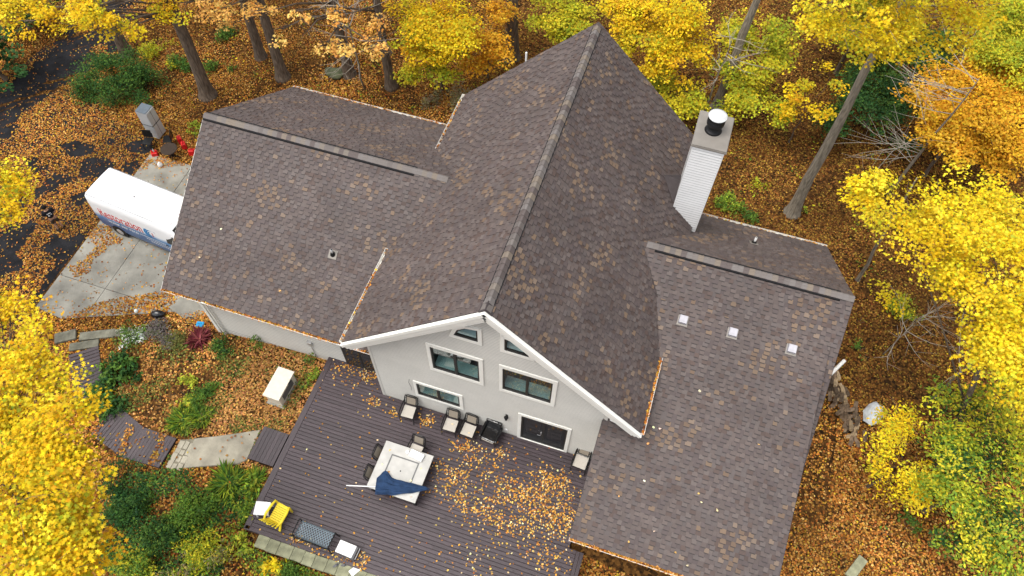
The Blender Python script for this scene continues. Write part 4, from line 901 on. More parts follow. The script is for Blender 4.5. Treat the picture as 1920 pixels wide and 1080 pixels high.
# ================================================================== VAN (front towards the house)
VN = empty('delivery_van', (-21.24, 5.72, -1.38), R(-6.2), 'white high roof work van with blue lower wrap and red lettering', 'van')
secs = []
XS = [(0, 2.50, .98, .04), (.06, 2.58, 1.0, 0), (1.5, 2.62, 1.0, 0), (3.9, 2.62, 1.0, 0), (4.35, 2.58, 1.0, 0), (4.7, 2.40, 1.0, .02), (5.15, 1.98, .99, .06), (5.6, 1.45, .98, .1), (6.0, 1.22, .95, .06), (6.25, 1.02, .86, .02)]
vb = MB(); nS = 0
for x, h, kx, tz in XS:
    hw = 1.02*kx; top = .90*kx*(1 if h > 2 else .95); zb = .32 if x < 6 else .4
    zs = min(1.25, h*.75)
    prof = [(-hw*.96, zb), (-hw, zb+.2), (-hw, zs), (-(hw+top)/2-.01, zs+(h-zs)*.62), (-top-.015, h-.10), (-top+.10, h-.012), (-top*.4, h+.015), (top*.4, h+.015), (top-.10, h-.012), (top+.015, h-.10), ((hw+top)/2+.01, zs+(h-zs)*.62), (hw, zs), (hw, zb+.2), (hw*.96, zb)]
    nS = len(prof); vb.v += [(x, a, b) for a, b in prof]
vb.f = [(i*nS+j, i*nS+j+1, (i+1)*nS+j+1, (i+1)*nS+j) for i in range(len(XS)-1) for j in range(nS-1)]+[(i*nS+nS-1, i*nS, (i+1)*nS, (i+1)*nS+nS-1) for i in range(len(XS)-1)]+[tuple(range(nS)), tuple(range(len(XS)*nS-1, (len(XS)-1)*nS-1, -1))]
body = vb.build('body', 'van', VN, True); md = body.modifiers.new('b', 'BEVEL'); md.width = .02; md.limit_method = 'ANGLE'; md.angle_limit = R(50)
ys = lambda z: -(1.02+.006) if z < 1.25 else -(1.02+.006-(z-1.25)*.085)
def side(x0, x1, z0, z1, m, name, off=.004, sk=0):
    return MB().add([(x0, ys(z0)-off, z0), (x1, ys(z0)-off, z0), (x1-sk, ys(z1)-off, z1), (x0, ys(z1)-off, z1)], [(0, 1, 2, 3)]).build(name, m, VN, recalc=False)
MB().add([(4.25, ys(1.32)-.006, 1.30), (5.22, ys(1.30)-.004, 1.30), (5.12, ys(1.5)-.004, 1.55), (4.80, ys(2.0)-.006, 1.98), (4.33, ys(2.0)-.004, 1.98)], [(0, 1, 2, 3, 4)]).build('side_window', 'darkglass', VN, recalc=False)
MB().add([(4.25, 1.035, 1.30), (5.22, 1.03, 1.30), (5.12, 1.0, 1.55), (4.80, .975, 1.98), (4.33, .975, 1.98)], [(4, 3, 2, 1, 0)]).build('side_window', 'darkglass', VN, recalc=False)
MB().add([(4.80, -.80, 2.34), (4.80, .80, 2.34), (5.58, .86, 1.53), (5.58, -.86, 1.53)], [(3, 2, 1, 0)]).build('windscreen', 'darkglass', VN, recalc=False)
for a in (4.05, 4.75): side(a, a+.13, .98, 1.10, 'black', 'door_handle', .012)
side(.9, 3.3, 1.17, 1.19, 'greybody', 'slide_rail', .008)
for x in (1.05, 5.2):
    for s_ in (-1, 1):
        wh = empty('wheel', (x, s_*.93, .35)); wh.parent = VN
        wm = MB(); wm.tube([(0, -.11, 0), (0, -.09, 0), (0, .09, 0), (0, .11, 0)], [.30, .35, .35, .30], 22); wm.build('tyre', 'tyre', wh)
        MB().tube([(0, s_*.10, 0), (0, s_*.118, 0)], [.2, .19], 16).build('rim', 'galv', wh)
        MB().tube([(x, s_*1.0, .35), (x, s_*1.03, .35)], .42, 22).build('wheel_arch', 'black', VN)
for s_ in (-1, 1): MB().box((4.85, s_*1.16, 1.35), (.12, .2, .3)).build('mirror', 'black', VN, bevel=.03); MB().bb(6.15, 6.22, s_*.6-.15, s_*.6+.15, .8, 1.0).build('headlight', 'sillin', VN)
MB().bb(-.03, .02, -.9, .9, .34, .5).build('bumper', 'greybody', VN)
for s_ in (-1, 1):
    MB().bb(-.012, .0, s_*.02 if s_ > 0 else -.86, .86 if s_ > 0 else -.02, .6, 2.4).build('rear_door', 'white', VN); MB().bb(-.02, .01, s_*.93-.05, s_*.93+.05, .9, 1.4).build('tail_light', 'red', VN)
MB().lathe([(.04, 0), (.03, .04), (.005, .06)], (2.3, -.1, 2.63), 10).build('roof_plug', 'greybody', VN)
sideM = lambda x, z, tiltz=.085: Matrix.Translation((x, ys(z)-.006, z)) @ Matrix.Rotation(R(90)-math.atan(tiltz), 4, 'X')
for x in (1.45, 3.15, 4.15): side(x, x+.012, .45, 2.3, 'seam', 'panel_seam', .003)
for x in (.9, 1.7, 2.5, 3.3): MB().bb(x-.015, x+.015, -.72, .72, 2.60, 2.637).build('roof_rib', 'white', VN)
for s_ in (-1, 1): MB().tube([(.1, s_*.86, 2.57), (3.9, s_*.865, 2.60)], .012, 5).build('roof_seam', 'seam', VN)
TX = text_mesh('Restoration', 'lettering', .46, 'textred', VN, sideM(.42, 1.33) @ Matrix.Diagonal((1.14, 1.85, 1, 1)), .003)
text_mesh('WATER  FIRE  MOLD', 'lettering', .19, 'textwhite', VN, sideM(.75, .98, 0), .003)
sw = MB()
for k, (r0_, r1_, a0, a1) in enumerate(((.32, .41, .6, 5.2), (.22, .29, 1.2, 5.6), (.13, .18, 1.6, 5.9))):
    m_ = 18; V = []
    for i in range(m_+1):
        a = a0+(a1-a0)*i/m_; tp = math.sin(math.pi*min(1, i/m_*1.1+.02)); mid = (r0_+r1_)/2; hw = (r1_-r0_)/2*max(.15, tp)*1.3
        for rr_ in (mid-hw, mid+hw):
            z_ = 1.50+rr_*math.sin(a); V.append((3.42+rr_*math.cos(a), ys(z_)-.008, z_))
    sw.add(V, [(2*i, 2*i+2, 2*i+3, 2*i+1) for i in range(m_)])
sw.build('swirl_logo', 'textblue', VN, recalc=False)
text_mesh('1', 'lettering', .42, 'textred', VN, sideM(3.38, 1.34), .003)
for k, (x, z, n_) in enumerate(((2.6, 1.06, 13), (2.9, .90, 15), (3.1, .74, 15))):
    ln = MB()
    for i in range(n_): ln.add([(x+i*.115, ys(z)-.006, z), (x+i*.115+.08, ys(z)-.006, z), (x+i*.115+.08, ys(z)-.006, z+.06), (x+i*.115, ys(z)-.006, z+.06)], [(0, 1, 2, 3)])
    ln.build('small_print', 'textwhite', VN, recalc=False)
text_mesh('Restoration', 'lettering', .24, 'textred', VN, Matrix.Translation((4.62, -.72, 2.46)) @ Matrix.Rotation(R(90), 4, 'Z') @ Matrix.Rotation(math.atan(.5)*-1, 4, 'X'), .003)
# ================================================================== PERSON, seen from behind and above
PN = empty('person', (-23.40, 4.02, -1.38), R(60), 'person in dark t-shirt and shorts standing on the leafy drive', 'person')
def skin(name, P, E_, rad, m, par, sub=2):
    me = bpy.data.meshes.new(name); me.from_pydata(P, E_, []); o = bpy.data.objects.new(name, me); COL.objects.link(o); o.parent = par
    md = o.modifiers.new('skin', 'SKIN'); sv = me.skin_vertices[0].data
    for v, r_ in zip(sv, rad): v.radius = r_ if hasattr(r_, '__len__') else (r_, r_)
    sv[0].use_root = True; md.use_smooth_shade = True
    s2 = o.modifiers.new('sub', 'SUBSURF'); s2.levels = sub; s2.render_levels = sub
    me.materials.append(MT[m]); return o
# local: +y forward (facing away), z up
PB = [(0, 0, .92), (0, 0, 1.10), (0, .01, 1.32), (0, .0, 1.43), (0, .02, 1.50), (0, .04, 1.58), (0, .03, 1.68)]
EB = [(0, 1), (1, 2), (2, 3), (3, 4), (4, 5), (5, 6)]; RB = [(.15, .11), (.14, .10), (.17, .11), (.13, .09), .055, (.075, .095), (.07, .085)]
for s_ in (-1, 1):
    b = len(PB); PB += [(s_*.19, 0, 1.40), (s_*.25, .0, 1.13), (s_*.20, .22, 1.08), (s_*.18, .29, 1.08)]; EB += [(2, b), (b, b+1), (b+1, b+2), (b+2, b+3)]; RB += [.062, .045, .033, (.018, .04)]
    for q in range(5):
        c = len(PB); off = (-.035+.0175*q)
        if q == 4: PB += [(s_*.15, .27, 1.11), (s_*.12, .30, 1.13)]; EB += [(b+2, c), (c, c+1)]
        else: PB += [(s_*.18+off, .34-.01*abs(q-1.5), 1.075), (s_*.17+off, .37-.012*abs(q-1.5), 1.05)]; EB += [(b+3, c), (c, c+1)]
        RB += [.010, .008]
    b = len(PB); PB += [(s_*.10, 0, .86), (s_*.11, .02, .48), (s_*.12, -.02, .10), (s_*.125, .09, .035)]; EB += [(0, b), (b, b+1), (b+1, b+2), (b+2, b+3)]; RB += [.09, .06, .038, (.04, .03)]
skin('body', PB, EB, RB, 'skin', PN)
PS = [(0, 0, .90), (0, 0, 1.12), (0, .01, 1.32), (0, .01, 1.44)]; ES = [(0, 1), (1, 2), (2, 3)]; RS = [(.175, .135), (.165, .125), (.195, .135), (.12, .09)]
for s_ in (-1, 1): b = len(PS); PS += [(s_*.20, 0, 1.39), (s_*.245, .0, 1.20)]; ES += [(2, b), (b, b+1)]; RS += [.088, .075]
skin('t_shirt', PS, ES, RS, 'shirt', PN)
PS = [(0, 0, .93), (0, 0, .86)]; ES = [(0, 1)]; RS = [(.165, .13), (.15, .12)]
for s_ in (-1, 1): b = len(PS); PS += [(s_*.105, .01, .80), (s_*.115, .02, .50)]; ES += [(1, b), (b, b+1)]; RS += [.11, .092]
skin('shorts', PS, ES, RS, 'shorts', PN)
for s_ in (-1, 1): MB().box((s_*.125, .05, .045), (.10, .28, .09), taper=.8).build('shoe', 'black', PN, bevel=.03)
MB().lathe([(.105, 0), (.112, .06), (.095, .13), (.05, .17), (.001, .18)], (0, .03, 1.60), 16).build('hair', 'hair', PN, True)
for s_ in (-1, 1): MB().box((s_*.085, .04, 1.60), (.02, .035, .06)).build('ear', 'skin', PN, bevel=.008)
MB().box((0, .135, 1.60), (.03, .04, .05)).build('nose', 'skin', PN, bevel=.012)
pr_ = MB().box((0, -.142, 1.33), (.19, .006, .035)).tube([(-.02, -.15, 1.22), (-.06, -.15, 1.25), (-.08, -.15, 1.21), (-.05, -.148, 1.18), (-.01, -.147, 1.18)], .011, 5).tube([(.05, -.15, 1.26), (.09, -.15, 1.25), (.09, -.148, 1.20)], .011, 5); pr_.build('shirt_print', 'textwhite', PN)
# ================================================================== FIREWOOD, TARP, BOULDER
frg = random.Random(21); lm = []
for k in range(5):
    n = [5, 4, 3, 5, 4][k]; lm.append(MB().tube([(0, 0, 0), (.02, 0, .25), (0, .01, .46)], [.085, .09, .08], n).mesh('firewood_log', 'wood' if k else 'woodlight'))
for i in range(64):
    t = frg.random(); x = 12.75+1.75*t+frg.uniform(-.25, .3); yy = 8.2-2.6*t+frg.uniform(-.4, .4); lay = frg.choice((0, 0, 1, 2))
    o = inst(lm[frg.randrange(5)], 'firewood_log', (x, yy, gz(x, yy)+.09+lay*.15), (R(90)+frg.uniform(-.35, .35), 0, frg.uniform(-1.0, .6)))
    tag(o, 'split firewood log in the dark heap beside the right wing', 'log', 'logs in the firewood heap')
tp = MB(); nT = 14; trg = random.Random(4)
for j in range(nT+1):
    for i in range(nT+1):
        a, b = i/nT*2-1, j/nT*2-1; x = 14.93+.42*a*(1-.35*abs(b))+.10*b; yy = 6.52+.62*b*(1-.3*abs(a)); tp.v.append((x, yy, gz(x, yy)+.62-.38*max(abs(a), abs(b))**2+.05*math.sin(4*a+3*b)+trg.uniform(-.015, .015)))
tp.f = [(j*(nT+1)+i, j*(nT+1)+i+1, (j+1)*(nT+1)+i+1, (j+1)*(nT+1)+i) for j in range(nT) for i in range(nT)]
to = tp.build('tarp_cover', 'tarp', None, recalc=False); md = to.modifiers.new('s', 'SOLIDIFY'); md.thickness = .01; tag(to, 'pale grey plastic tarp draped over the end of the firewood heap', 'tarp')
def rock(name, loc, sz, m, label, cat, seed=1):
    me = bpy.data.meshes.new(name); bm = bmesh.new(); bmesh.ops.create_icosphere(bm, subdivisions=3, radius=1); rg = random.Random(seed); a, b, c = [rg.uniform(0, 6) for _ in range(3)]
    for v in bm.verts:
        p = v.co; k = 1+.14*math.sin(p.x*3+a)+.12*math.sin(p.y*4+b)+.1*math.sin(p.z*5+c); v.co = (p.x*k*sz[0], p.y*k*sz[1], p.z*k*sz[2])
    bm.to_mesh(me); bm.free(); me.materials.append(MT[m]); me.polygons.foreach_set('use_smooth', [True]*len(me.polygons)); o = bpy.data.objects.new(name, me); COL.objects.link(o); o.location = loc; return tag(o, label, cat)
rock('boulder', (-15.35, 17.9, -1.3), (.55, .35, .32), 'rock', 'mossy boulder in the leaves behind the left wing', 'boulder', 2)
cb = empty('concrete_bench', (14.7, -.15, -1.4), R(62), 'weathered stone bench poking out of the leaves at the bottom edge', 'bench')
MB().box((0, 0, .36), (1.0, .36, .09)).build('seat', 'paver', cb, bevel=.02)
for s_ in (-1, 1): MB().box((s_*.34, 0, .16), (.12, .3, .32)).build('leg', 'paver', cb, bevel=.02)
# ================================================================== FOLIAGE
YEL = [(.33, (.86, .60, .018)), (.22, (.76, .45, .014)), (.17, (.90, .70, .04)), (.18, (.48, .46, .025)), (.06, (.20, .28, .025)), (.06, (.70, .33, .02))]
YELB = [(.42, (.88, .64, .020)), (.25, (.80, .52, .016)), (.22, (.90, .72, .05)), (.15, (.62, .56, .03)), (.10, (.34, .40, .03))]
ORA = [(.35, (.78, .42, .03)), (.30, (.70, .32, .02)), (.25, (.82, .52, .05)), (.10, (.55, .20, .02))]
YGR = [(.3, (.42, .44, .03)), (.25, (.62, .54, .03)), (.25, (.26, .34, .03)), (.2, (.72, .56, .03))]
GRN = [(.35, (.07, .16, .03)), (.3, (.12, .22, .035)), (.2, (.19, .29, .04)), (.15, (.05, .11, .03))]
DGR = [(.5, (.025, .075, .025)), (.3, (.04, .10, .03)), (.2, (.07, .14, .03))]
LIM = [(.4, (.32, .42, .04)), (.3, (.45, .48, .05)), (.3, (.20, .32, .04))]
MIX = [(.28, (.20, .32, .035)), (.22, (.58, .54, .03)), (.2, (.12, .22, .03)), (.2, (.74, .60, .04)), (.1, (.40, .44, .04))]
PCH = [(.45, (.82, .46, .12)), (.3, (.76, .36, .07)), (.25, (.86, .58, .16))]
FRN = [(.5, (.30, .25, .15)), (.3, (.22, .22, .08)), (.2, (.36, .24, .12))]
def crown(par, blobs, pal, kind='tri', size=.17, cov=1.5, zf=.6, tiltn=.28, name='crown', clus=.50, per=34, upper=.3):
    POS, NRM, COLS = [], [], []
    for (x, y, z, r) in blobs:
        nl = max(12, int(cov*2*math.pi*r*r/(.42*size*size))); nc = max(3, int(nl/per*1.6))
        d = RNG.normal(size=(nc, 3)); d[:, 2] = d[:, 2]+upper; d /= np.linalg.norm(d, axis=1, keepdims=True)
        rad = r*RNG.uniform(.12, 1.0, nc)**.5*RNG.choice([.9, 1., 1.18], nc, p=[.6, .28, .12]); cc = d*rad[:, None]*[1, 1, zf]
        w3 = cc+[x, y, z*1.3]; vn = np.sin(w3[:, 0]*2.9+1.7*np.sin(w3[:, 1]*1.3))+np.sin(w3[:, 1]*3.3+1.3*np.sin(w3[:, 2]*2.1))+np.sin(w3[:, 2]*3.9+w3[:, 0]*1.1)
        ok = vn > (.12 if kind == 'star' else -.1); cc = cc[ok]; d = d[ok]; nc = len(cc)
        cp_ = np.repeat(np.arange(nc), per); n = len(cp_)
        ctilt = RNG.normal(0, .3, (nc, 3)); ctilt[:, 2] = 1; ctilt += d*[.35, .35, 0]
        a = RNG.uniform(0, 2*math.pi, n); q = clus*(.5+.5*r)*np.sqrt(RNG.random(n))*RNG.uniform(.6, 1.25, nc)[cp_]
        p = np.array([x, y, z])+cc[cp_]+np.stack([q*np.cos(a), q*np.sin(a), RNG.normal(0, .06, n)-q*.25], 1)
        POS.append(p); NRM.append(ctilt[cp_]+RNG.normal(0, tiltn, (n, 3)))
        base = pick(pal, nc)[cp_]*.68+pick(pal, n)*.32; base = base*RNG.uniform(.72, 1.15, nc)[cp_][:, None]; COLS.append(jitter(base, .15, .13))
    P = np.concatenate(POS); N_ = np.concatenate(NRM); n = len(P)
    if par: P = P-np.array(par.location)
    V, K = leaf_verts(P, N_, size*RNG.uniform(.5, 1.25, n), kind)
    return polymesh(name, V, K, np.concatenate(COLS), 'leaf', par)
def tree(name, label, base, top, r0, blobs, pal, group=None, bark='bark', lean=(0, 0), cov=1.5, size=.17, kind='tri', twigs=3, limbs=True, seed=1, sub=None, up=None, cat='tree'):
    rg = random.Random(seed); x, y = base; z0 = gz(x, y)-.1
    t = empty(name, (x, y, z0), 0, label, cat, group); o = Vector((x, y, z0)); H = top-z0; pts, rads = [], []
    for i, k in enumerate((0, .012, .035, .08, .2, .35, .5, .65, .8, 1)):
         pts.append((lean[0]*k+rg.uniform(-.07, .07)*(i > 3), lean[1]*k+rg.uniform(-.07, .07)*(i > 3), H*k)); rads.append(r0*(1-.72*k)*(1.75, 1.4, 1.18, 1.04, 1, 1.03, .98, 1.02, 1, 1)[i]*rg.uniform(.97, 1.04))
    MB().tube(pts, rads, 12).build('trunk', bark, t, True)
    if limbs and (blobs or up):
        lb = MB()
        for (bx, by, bz, br) in list(blobs)+list(up or []):
            e = Vector((bx, by, bz))-o; hd = math.hypot(e.x, e.y); hz = max(.25*H, min(.95*H, e.z-.5*hd-.3)); k = hz/H
            s_ = Vector((lean[0]*k, lean[1]*k, hz)); rr_ = max(.012, min(.06, r0*.32*(1-.6*k))); mid = (s_+e)/2+Vector((rg.uniform(-.2, .2), rg.uniform(-.2, .2), .15*hd*.3))
            lb.tube([s_, mid, e], [rr_, rr_*.65, rr_*.3], 6)
            for _ in range(twigs):
                q = e+Vector((rg.uniform(-1, 1), rg.uniform(-1, 1), rg.uniform(-.3, .6)))*br*.95; lb.tube([mid.lerp(e, rg.uniform(.4, 1)), (e+q)/2+Vector((0, 0, .08)), q], [rr_*.35, rr_*.22, .006], 4)
        lb.build('branches', bark, t, True)
    if blobs: crown(t, blobs, pal, kind, size, cov)
    if up: crown(t, up, pal, 'tri', .24, .7)
    if sub: crown(t, sub[0], sub[1], kind, size, sub[2])
    return t
UPP = lambda x, y, z, r, n, sd: [(x+r*.8*math.cos(k*6.28/n+sd), y+r*.8*math.sin(k*6.28/n+sd), z+(k % 3)*1.1, r*.75) for k in range(n)]
WG = 'maples of the wood behind the house'
tree('maple_tree', 'large golden yellow maple filling the lower left corner', (-14.0, -8.8), 9.0, .22,  [(x-.40, y, z, r) for x, y, z, r in BL_A], YEL, twigs=6, lean=(2.6, 1.0), cov=1.35, size=.125, kind='star', seed=1)
tree('maple_tree', 'broad bright yellow maple along the right edge', (17.5, 4.5), 8.2, .17, BL_B[1:], YELB, lean=(-1.9, 3.0), cov=1.1, size=.122, kind='star', seed=2, sub=(BL_Bs, YELB, .28))
tree('maple_tree', 'slim maple on the slope just beyond the right ridge end', (13.82, 13.28), 6.6, .085, BL_B[:1], YELB, lean=(-.9, -.7), bark='barkgrey', cov=1.6, size=.135, seed=3)
tree('maple_tree', 'tall straight grey trunk with bright yellow crown beyond the chimney', (10.35, 16.27), 13.0, .29, BL_C, YELB, bark='barkgrey', lean=(-.35, -.3), cov=1.1, size=.122, kind='star', seed=4, up=UPP(10.4, 15.6, 15.5, 2.6, 5, 1))
tree('small_tree', 'small lemon yellow tree beside the pale tarp', (15.0, 3.3), 2.2, .06, BL_D, YELB, cov=1.0, size=.12, kind='oval', seed=5)
tree('small_tree', 'bushy green and yellow tree in the lower right corner', (17.2, 3.0), 3.2, .10, BL_D2, MIX, cov=.85, size=.14, kind='oval', seed=6, sub=([(x, y, z-.5, r*.8) for x, y, z, r in BL_D2], DGR+GRN[:1], .5))
tree('maple_tree', 'thick dark trunk left of the wing roof with yellow sprays overhead', (-21.19, 14.19), 13, .36, BL_E, YEL, lean=(.5, .1), cov=1.2, size=.122, kind='star', seed=7, up=UPP(-22.5, 14.5, 14.5, 2.8, 5, .3))
tree('maple_tree', 'dark trunk at the road bend, half hidden by yellow sprays', (-27.39, 15.78), 13, .30, [], YEL, up=UPP(-28, 17, 14, 2.6, 5, .9), seed=8)
tree('maple_tree', 'maple at the left edge showing only yellow branch tips', (-23.2, -1.4), 7, .2, BL_Fl+[(-22.6, -.6, 7.5, 1.6), (-24, -1.8, 8.2, 1.9)], YEL, cov=1.6, size=.122, kind='star', seed=9)
tree('maple_tree', 'left one of the two close dark trunks above the left wing', (-20.0, 17.97), 13, .27, BL_To[:2], YEL, WG, lean=(.2, .2), cov=.5, size=.12, seed=10, up=UPP(-20.5, 19, 14.5, 2.5, 5, 1.5))
tree('maple_tree', 'right one of the two close dark trunks above the left wing', (-17.98, 16.79), 12.5, .30, BL_To[2:], PCH, WG, lean=(.1, .2), cov=.4, size=.12, seed=11, up=UPP(-18, 17.8, 14.8, 2.4, 5, 2.0))
tree('maple_tree', 'dark trunk beside the mossy boulder with sparse peach leaves', (-14.58, 18.19), 12.5, .30, BL_Pe[:6], PCH, WG, lean=(.1, .1), cov=.33, size=.14, twigs=7, seed=12, up=UPP(-14.5, 19.4, 14.5, 2.4, 5, .2))
tree('maple_tree', 'straight dark trunk right of the boulder with sparse peach leaves', (-12.0, 18.06), 12.5, .26, BL_Pe[6:], PCH, WG, lean=(0, .1), cov=.36, size=.14, twigs=7, seed=13, up=UPP(-12, 19.6, 14.8, 2.3, 5, .7))
tree('maple_tree', 'thick dark trunk rising behind the main roof beside the white stack', (-6.32, 22.39), 13, .38, [], YEL, WG, up=UPP(-6.3, 23.5, 14.5, 2.8, 5, .1), seed=14)
tree('maple_tree', 'mottled trunk with pale twigs directly above the chimney flue', (5.5, 22.08), 13, .26, [], YEL, WG, bark='barkgrey', lean=(.3, .1), up=UPP(6, 23.2, 14.5, 2.6, 5, .5), seed=15)
UG = 'young trees of the understorey'
tree('understorey_tree', 'yellow to green young tree left of the main roof peak', (-9.3, 18.9), 2.6, .08, BL_G1[:5], YEL, UG, cov=1.5, size=.135, seed=16, sub=(BL_G1[5:], YGR, 1.4))
tree('understorey_tree', 'orange yellow young tree left of the thick dark trunk', (-7.1, 20.4), 1.8, .06, BL_G2, ORA, UG, cov=1.2, size=.135, seed=17)
tree('understorey_tree', 'yellow green young tree right of the thick dark trunk', (-3.4, 23.2), 1.6, .07, BL_G3, YGR, UG, cov=1.5, size=.135, seed=18)
tree('understorey_tree', 'yellow young tree behind the right slope of the main roof', (1.6, 21.4), 3.4, .09, BL_G4, YEL, UG, cov=1.5, size=.135, seed=19)
tree('understorey_tree', 'olive green young tree around the chimney flue', (6.2, 21.6), 1.8, .08, BL_G5, YGR, UG, cov=1.4, size=.135, seed=20)
tree('understorey_tree', 'sparse yellow sapling left of the tall grey trunk', (9.6, 20.9), 1.8, .05, BL_G5b, YEL, UG, cov=.8, size=.135, seed=21)
tree('understorey_tree', 'dark green young tree right of the tall grey trunk', (13.4, 23.6), 1.2, .09, BL_G6, DGR+[(.25, (.12, .2, .03))], UG, cov=1.7, size=.12, seed=22)
tree('understorey_tree', 'amber orange young tree near the right edge above the yellow maple', (16.6, 20.9), 3.2, .10, BL_G7, ORA[:3]+[(.3, (.82, .52, .03))], UG, cov=1.6, size=.135, seed=23)
tree('understorey_tree', 'lime yellow young tree in the upper right corner', (17.4, 24.4), 5, .10, BL_G8, YGR, UG, cov=1.6, size=.12, seed=24)
# more of the same wood just outside the top of the frame
for k, (x, y, pal, lb) in enumerate([(20.5, 27, YEL, 'yellow tree at the far upper right, behind the lime tree'), (11.5, 27, YGR, 'yellow green tree far behind the tall grey trunk'), (-32.2, 11.6, DGR, 'low dark green tree at the upper left edge beside the road'), (-33.6, 15.6, DGR, 'dark tree beyond the road in the upper left corner')]):
    tree('woodland_tree', lb, (x, y), 4.5 if k < 2 else 1.2, .13, UPP(x, y, 2.6 if k < 2 else .2, 2.2 if k < 2 else 1.5, 5, k)+[(x, y, 4.6 if k < 2 else 1.2, 1.8 if k < 2 else .9)], pal, 'farther trees of the wood', cov=1.2, size=.2, seed=30+k)
# bare twiggy trees
def bare_tree(label, base, top, lean, n, ln, seed, r0=.09, side=None):
    rg = random.Random(seed); x, y = base; z0 = gz(x, y)-.05; t = empty('bare_tree', (x, y, z0), 0, label, 'tree', 'leafless trees'); H = top-z0
    pts = [(lean[0]*k/7+rg.uniform(-.05, .05), lean[1]*k/7+rg.uniform(-.05, .05), H*k/7) for k in range(8)]; MB().tube(pts, [r0*(1-.8*k/7) for k in range(8)], 8).build('trunk', 'barkgrey', t, True)
    b = MB()
    for _ in range(n):
        k = rg.uniform(.3, 1); s_ = Vector((lean[0]*k, lean[1]*k, H*k)); a = rg.uniform(0, 6.28) if side is None else side+rg.uniform(-.8, .8); L2 = ln*rg.uniform(.5, 1.1); d = Vector((math.cos(a), math.sin(a), rg.uniform(-.1, .35)))
        p = [s_]; r_ = [.022]
        for i in range(4): d = (d+Vector((rg.uniform(-.3, .3), rg.uniform(-.3, .3), rg.uniform(-.15, .2)))).normalized(); p.append(p[-1]+d*L2/4); r_.append(.022*(1-(i+1)*.21))
        b.tube(p, r_, 4)
        for m_ in range(4):
            q0 = p[1+m_ % 3]; d2 = (d+Vector((rg.uniform(-.9, .9), rg.uniform(-.9, .9), rg.uniform(-.3, .4)))).normalized(); b.tube([q0, q0+d2*L2*.22, q0+d2*L2*.42+Vector((0, 0, rg.uniform(-.1, .1)))], [.009, .007, .004], 3)
    b.build('branches', 'twig', t)
bare_tree('slim leafless tree with pale twigs reaching left towards the tall grey trunk', (14.94, 19.29), 6.5, (.3, -.2), 20, 4.2, 1, .10, 3.0)
bare_tree('leafless tangle of grey twigs above the boulder', (-13.2, 17.2), 6.2, (.2, -.6), 22, 3.0, 2, .06)
bare_tree('leafless twigs between the chimney flue and the roof edge', (4.9, 21.0), 5.0, (.2, -.3), 14, 2.4, 3, .06)
bare_tree('leafless twigs poking through the right hand yellow maple', (17.0, 7.6), 9.5, (-.6, -.3), 12, 2.6, 4, .06)
bare_tree('thin leafless saplings on the slope right of the wing', (15.2, 9.6), 1.8, (.3, .4), 12, 2.0, 5, .03)
# shrubs and garden plants
def shrub(name, label, spots, pal, kind='oval', size=.1, cov=2, h=.7, cat='shrub', group=None, stems=True):
    x, y = spots[0][0], spots[0][1]; t = empty(name, (x, y, gz(x, y)), 0, label, cat, group)
    bl = [(a, b, gz(a, b)+h*r*.55, r) for a, b, r in spots]
    if stems:
        m_ = MB()
        for a, b, z_, r in bl:
            for k in range(4): m_.tube([(a-x, b-y, gz(a, b)-gz(x, y)-.05), (a-x+r*.5*math.cos(k*1.6+a), b-y+r*.5*math.sin(k*1.6+a), z_-gz(x, y)+.1*r)], [.014, .006], 4)
        m_.build('stem', 'bark', t)
    crown(t, bl, pal, kind, size, cov, zf=h, tiltn=.6, name='foliage', clus=.22, per=9, upper=.5); return t
def grass(name, label, x, y, r, hgt, pal, n, cat='plant', group=None, wd=.12):
    z = gz(x, y); t = empty(name, (x, y, z), 0, label, cat, group); a = RNG.uniform(0, 6.28, n); ln = hgt*RNG.uniform(.6, 1.2, n)
    d = np.stack([np.cos(a), np.sin(a), RNG.uniform(.25, 1.1, n)], 1); d /= np.linalg.norm(d, axis=1, keepdims=True); q = r*.45*np.sqrt(RNG.random(n))
    p = np.stack([q*np.cos(a+RNG.normal(0, .6, n)), q*np.sin(a+RNG.normal(0, .6, n)), np.zeros(n)], 1)+d*ln[:, None]*.5
    up_ = np.cross(d, np.cross([0, 0, 1.], d)); V, K = leaf_verts(p, up_+RNG.normal(0, .1, (n, 3)), ln, 'blade', d)
    polymesh('leaves', V, K, jitter(pick(pal, n)), 'leaf', t); return t
shrub('evergreen_shrub', 'large loose dark green shrub beside the drive behind the refrigerator', [(-27.2, 13.1, 1.5), (-26.0, 13.8, 1.6), (-24.6, 13.5, 1.3), (-25.7, 12.4, 1.3), (-27.3, 12.0, .9), (-24.0, 12.6, .7)], GRN[:2]+DGR, size=.11, cov=1.5, h=.8)
SG = 'small shrubs on the woodland floor'
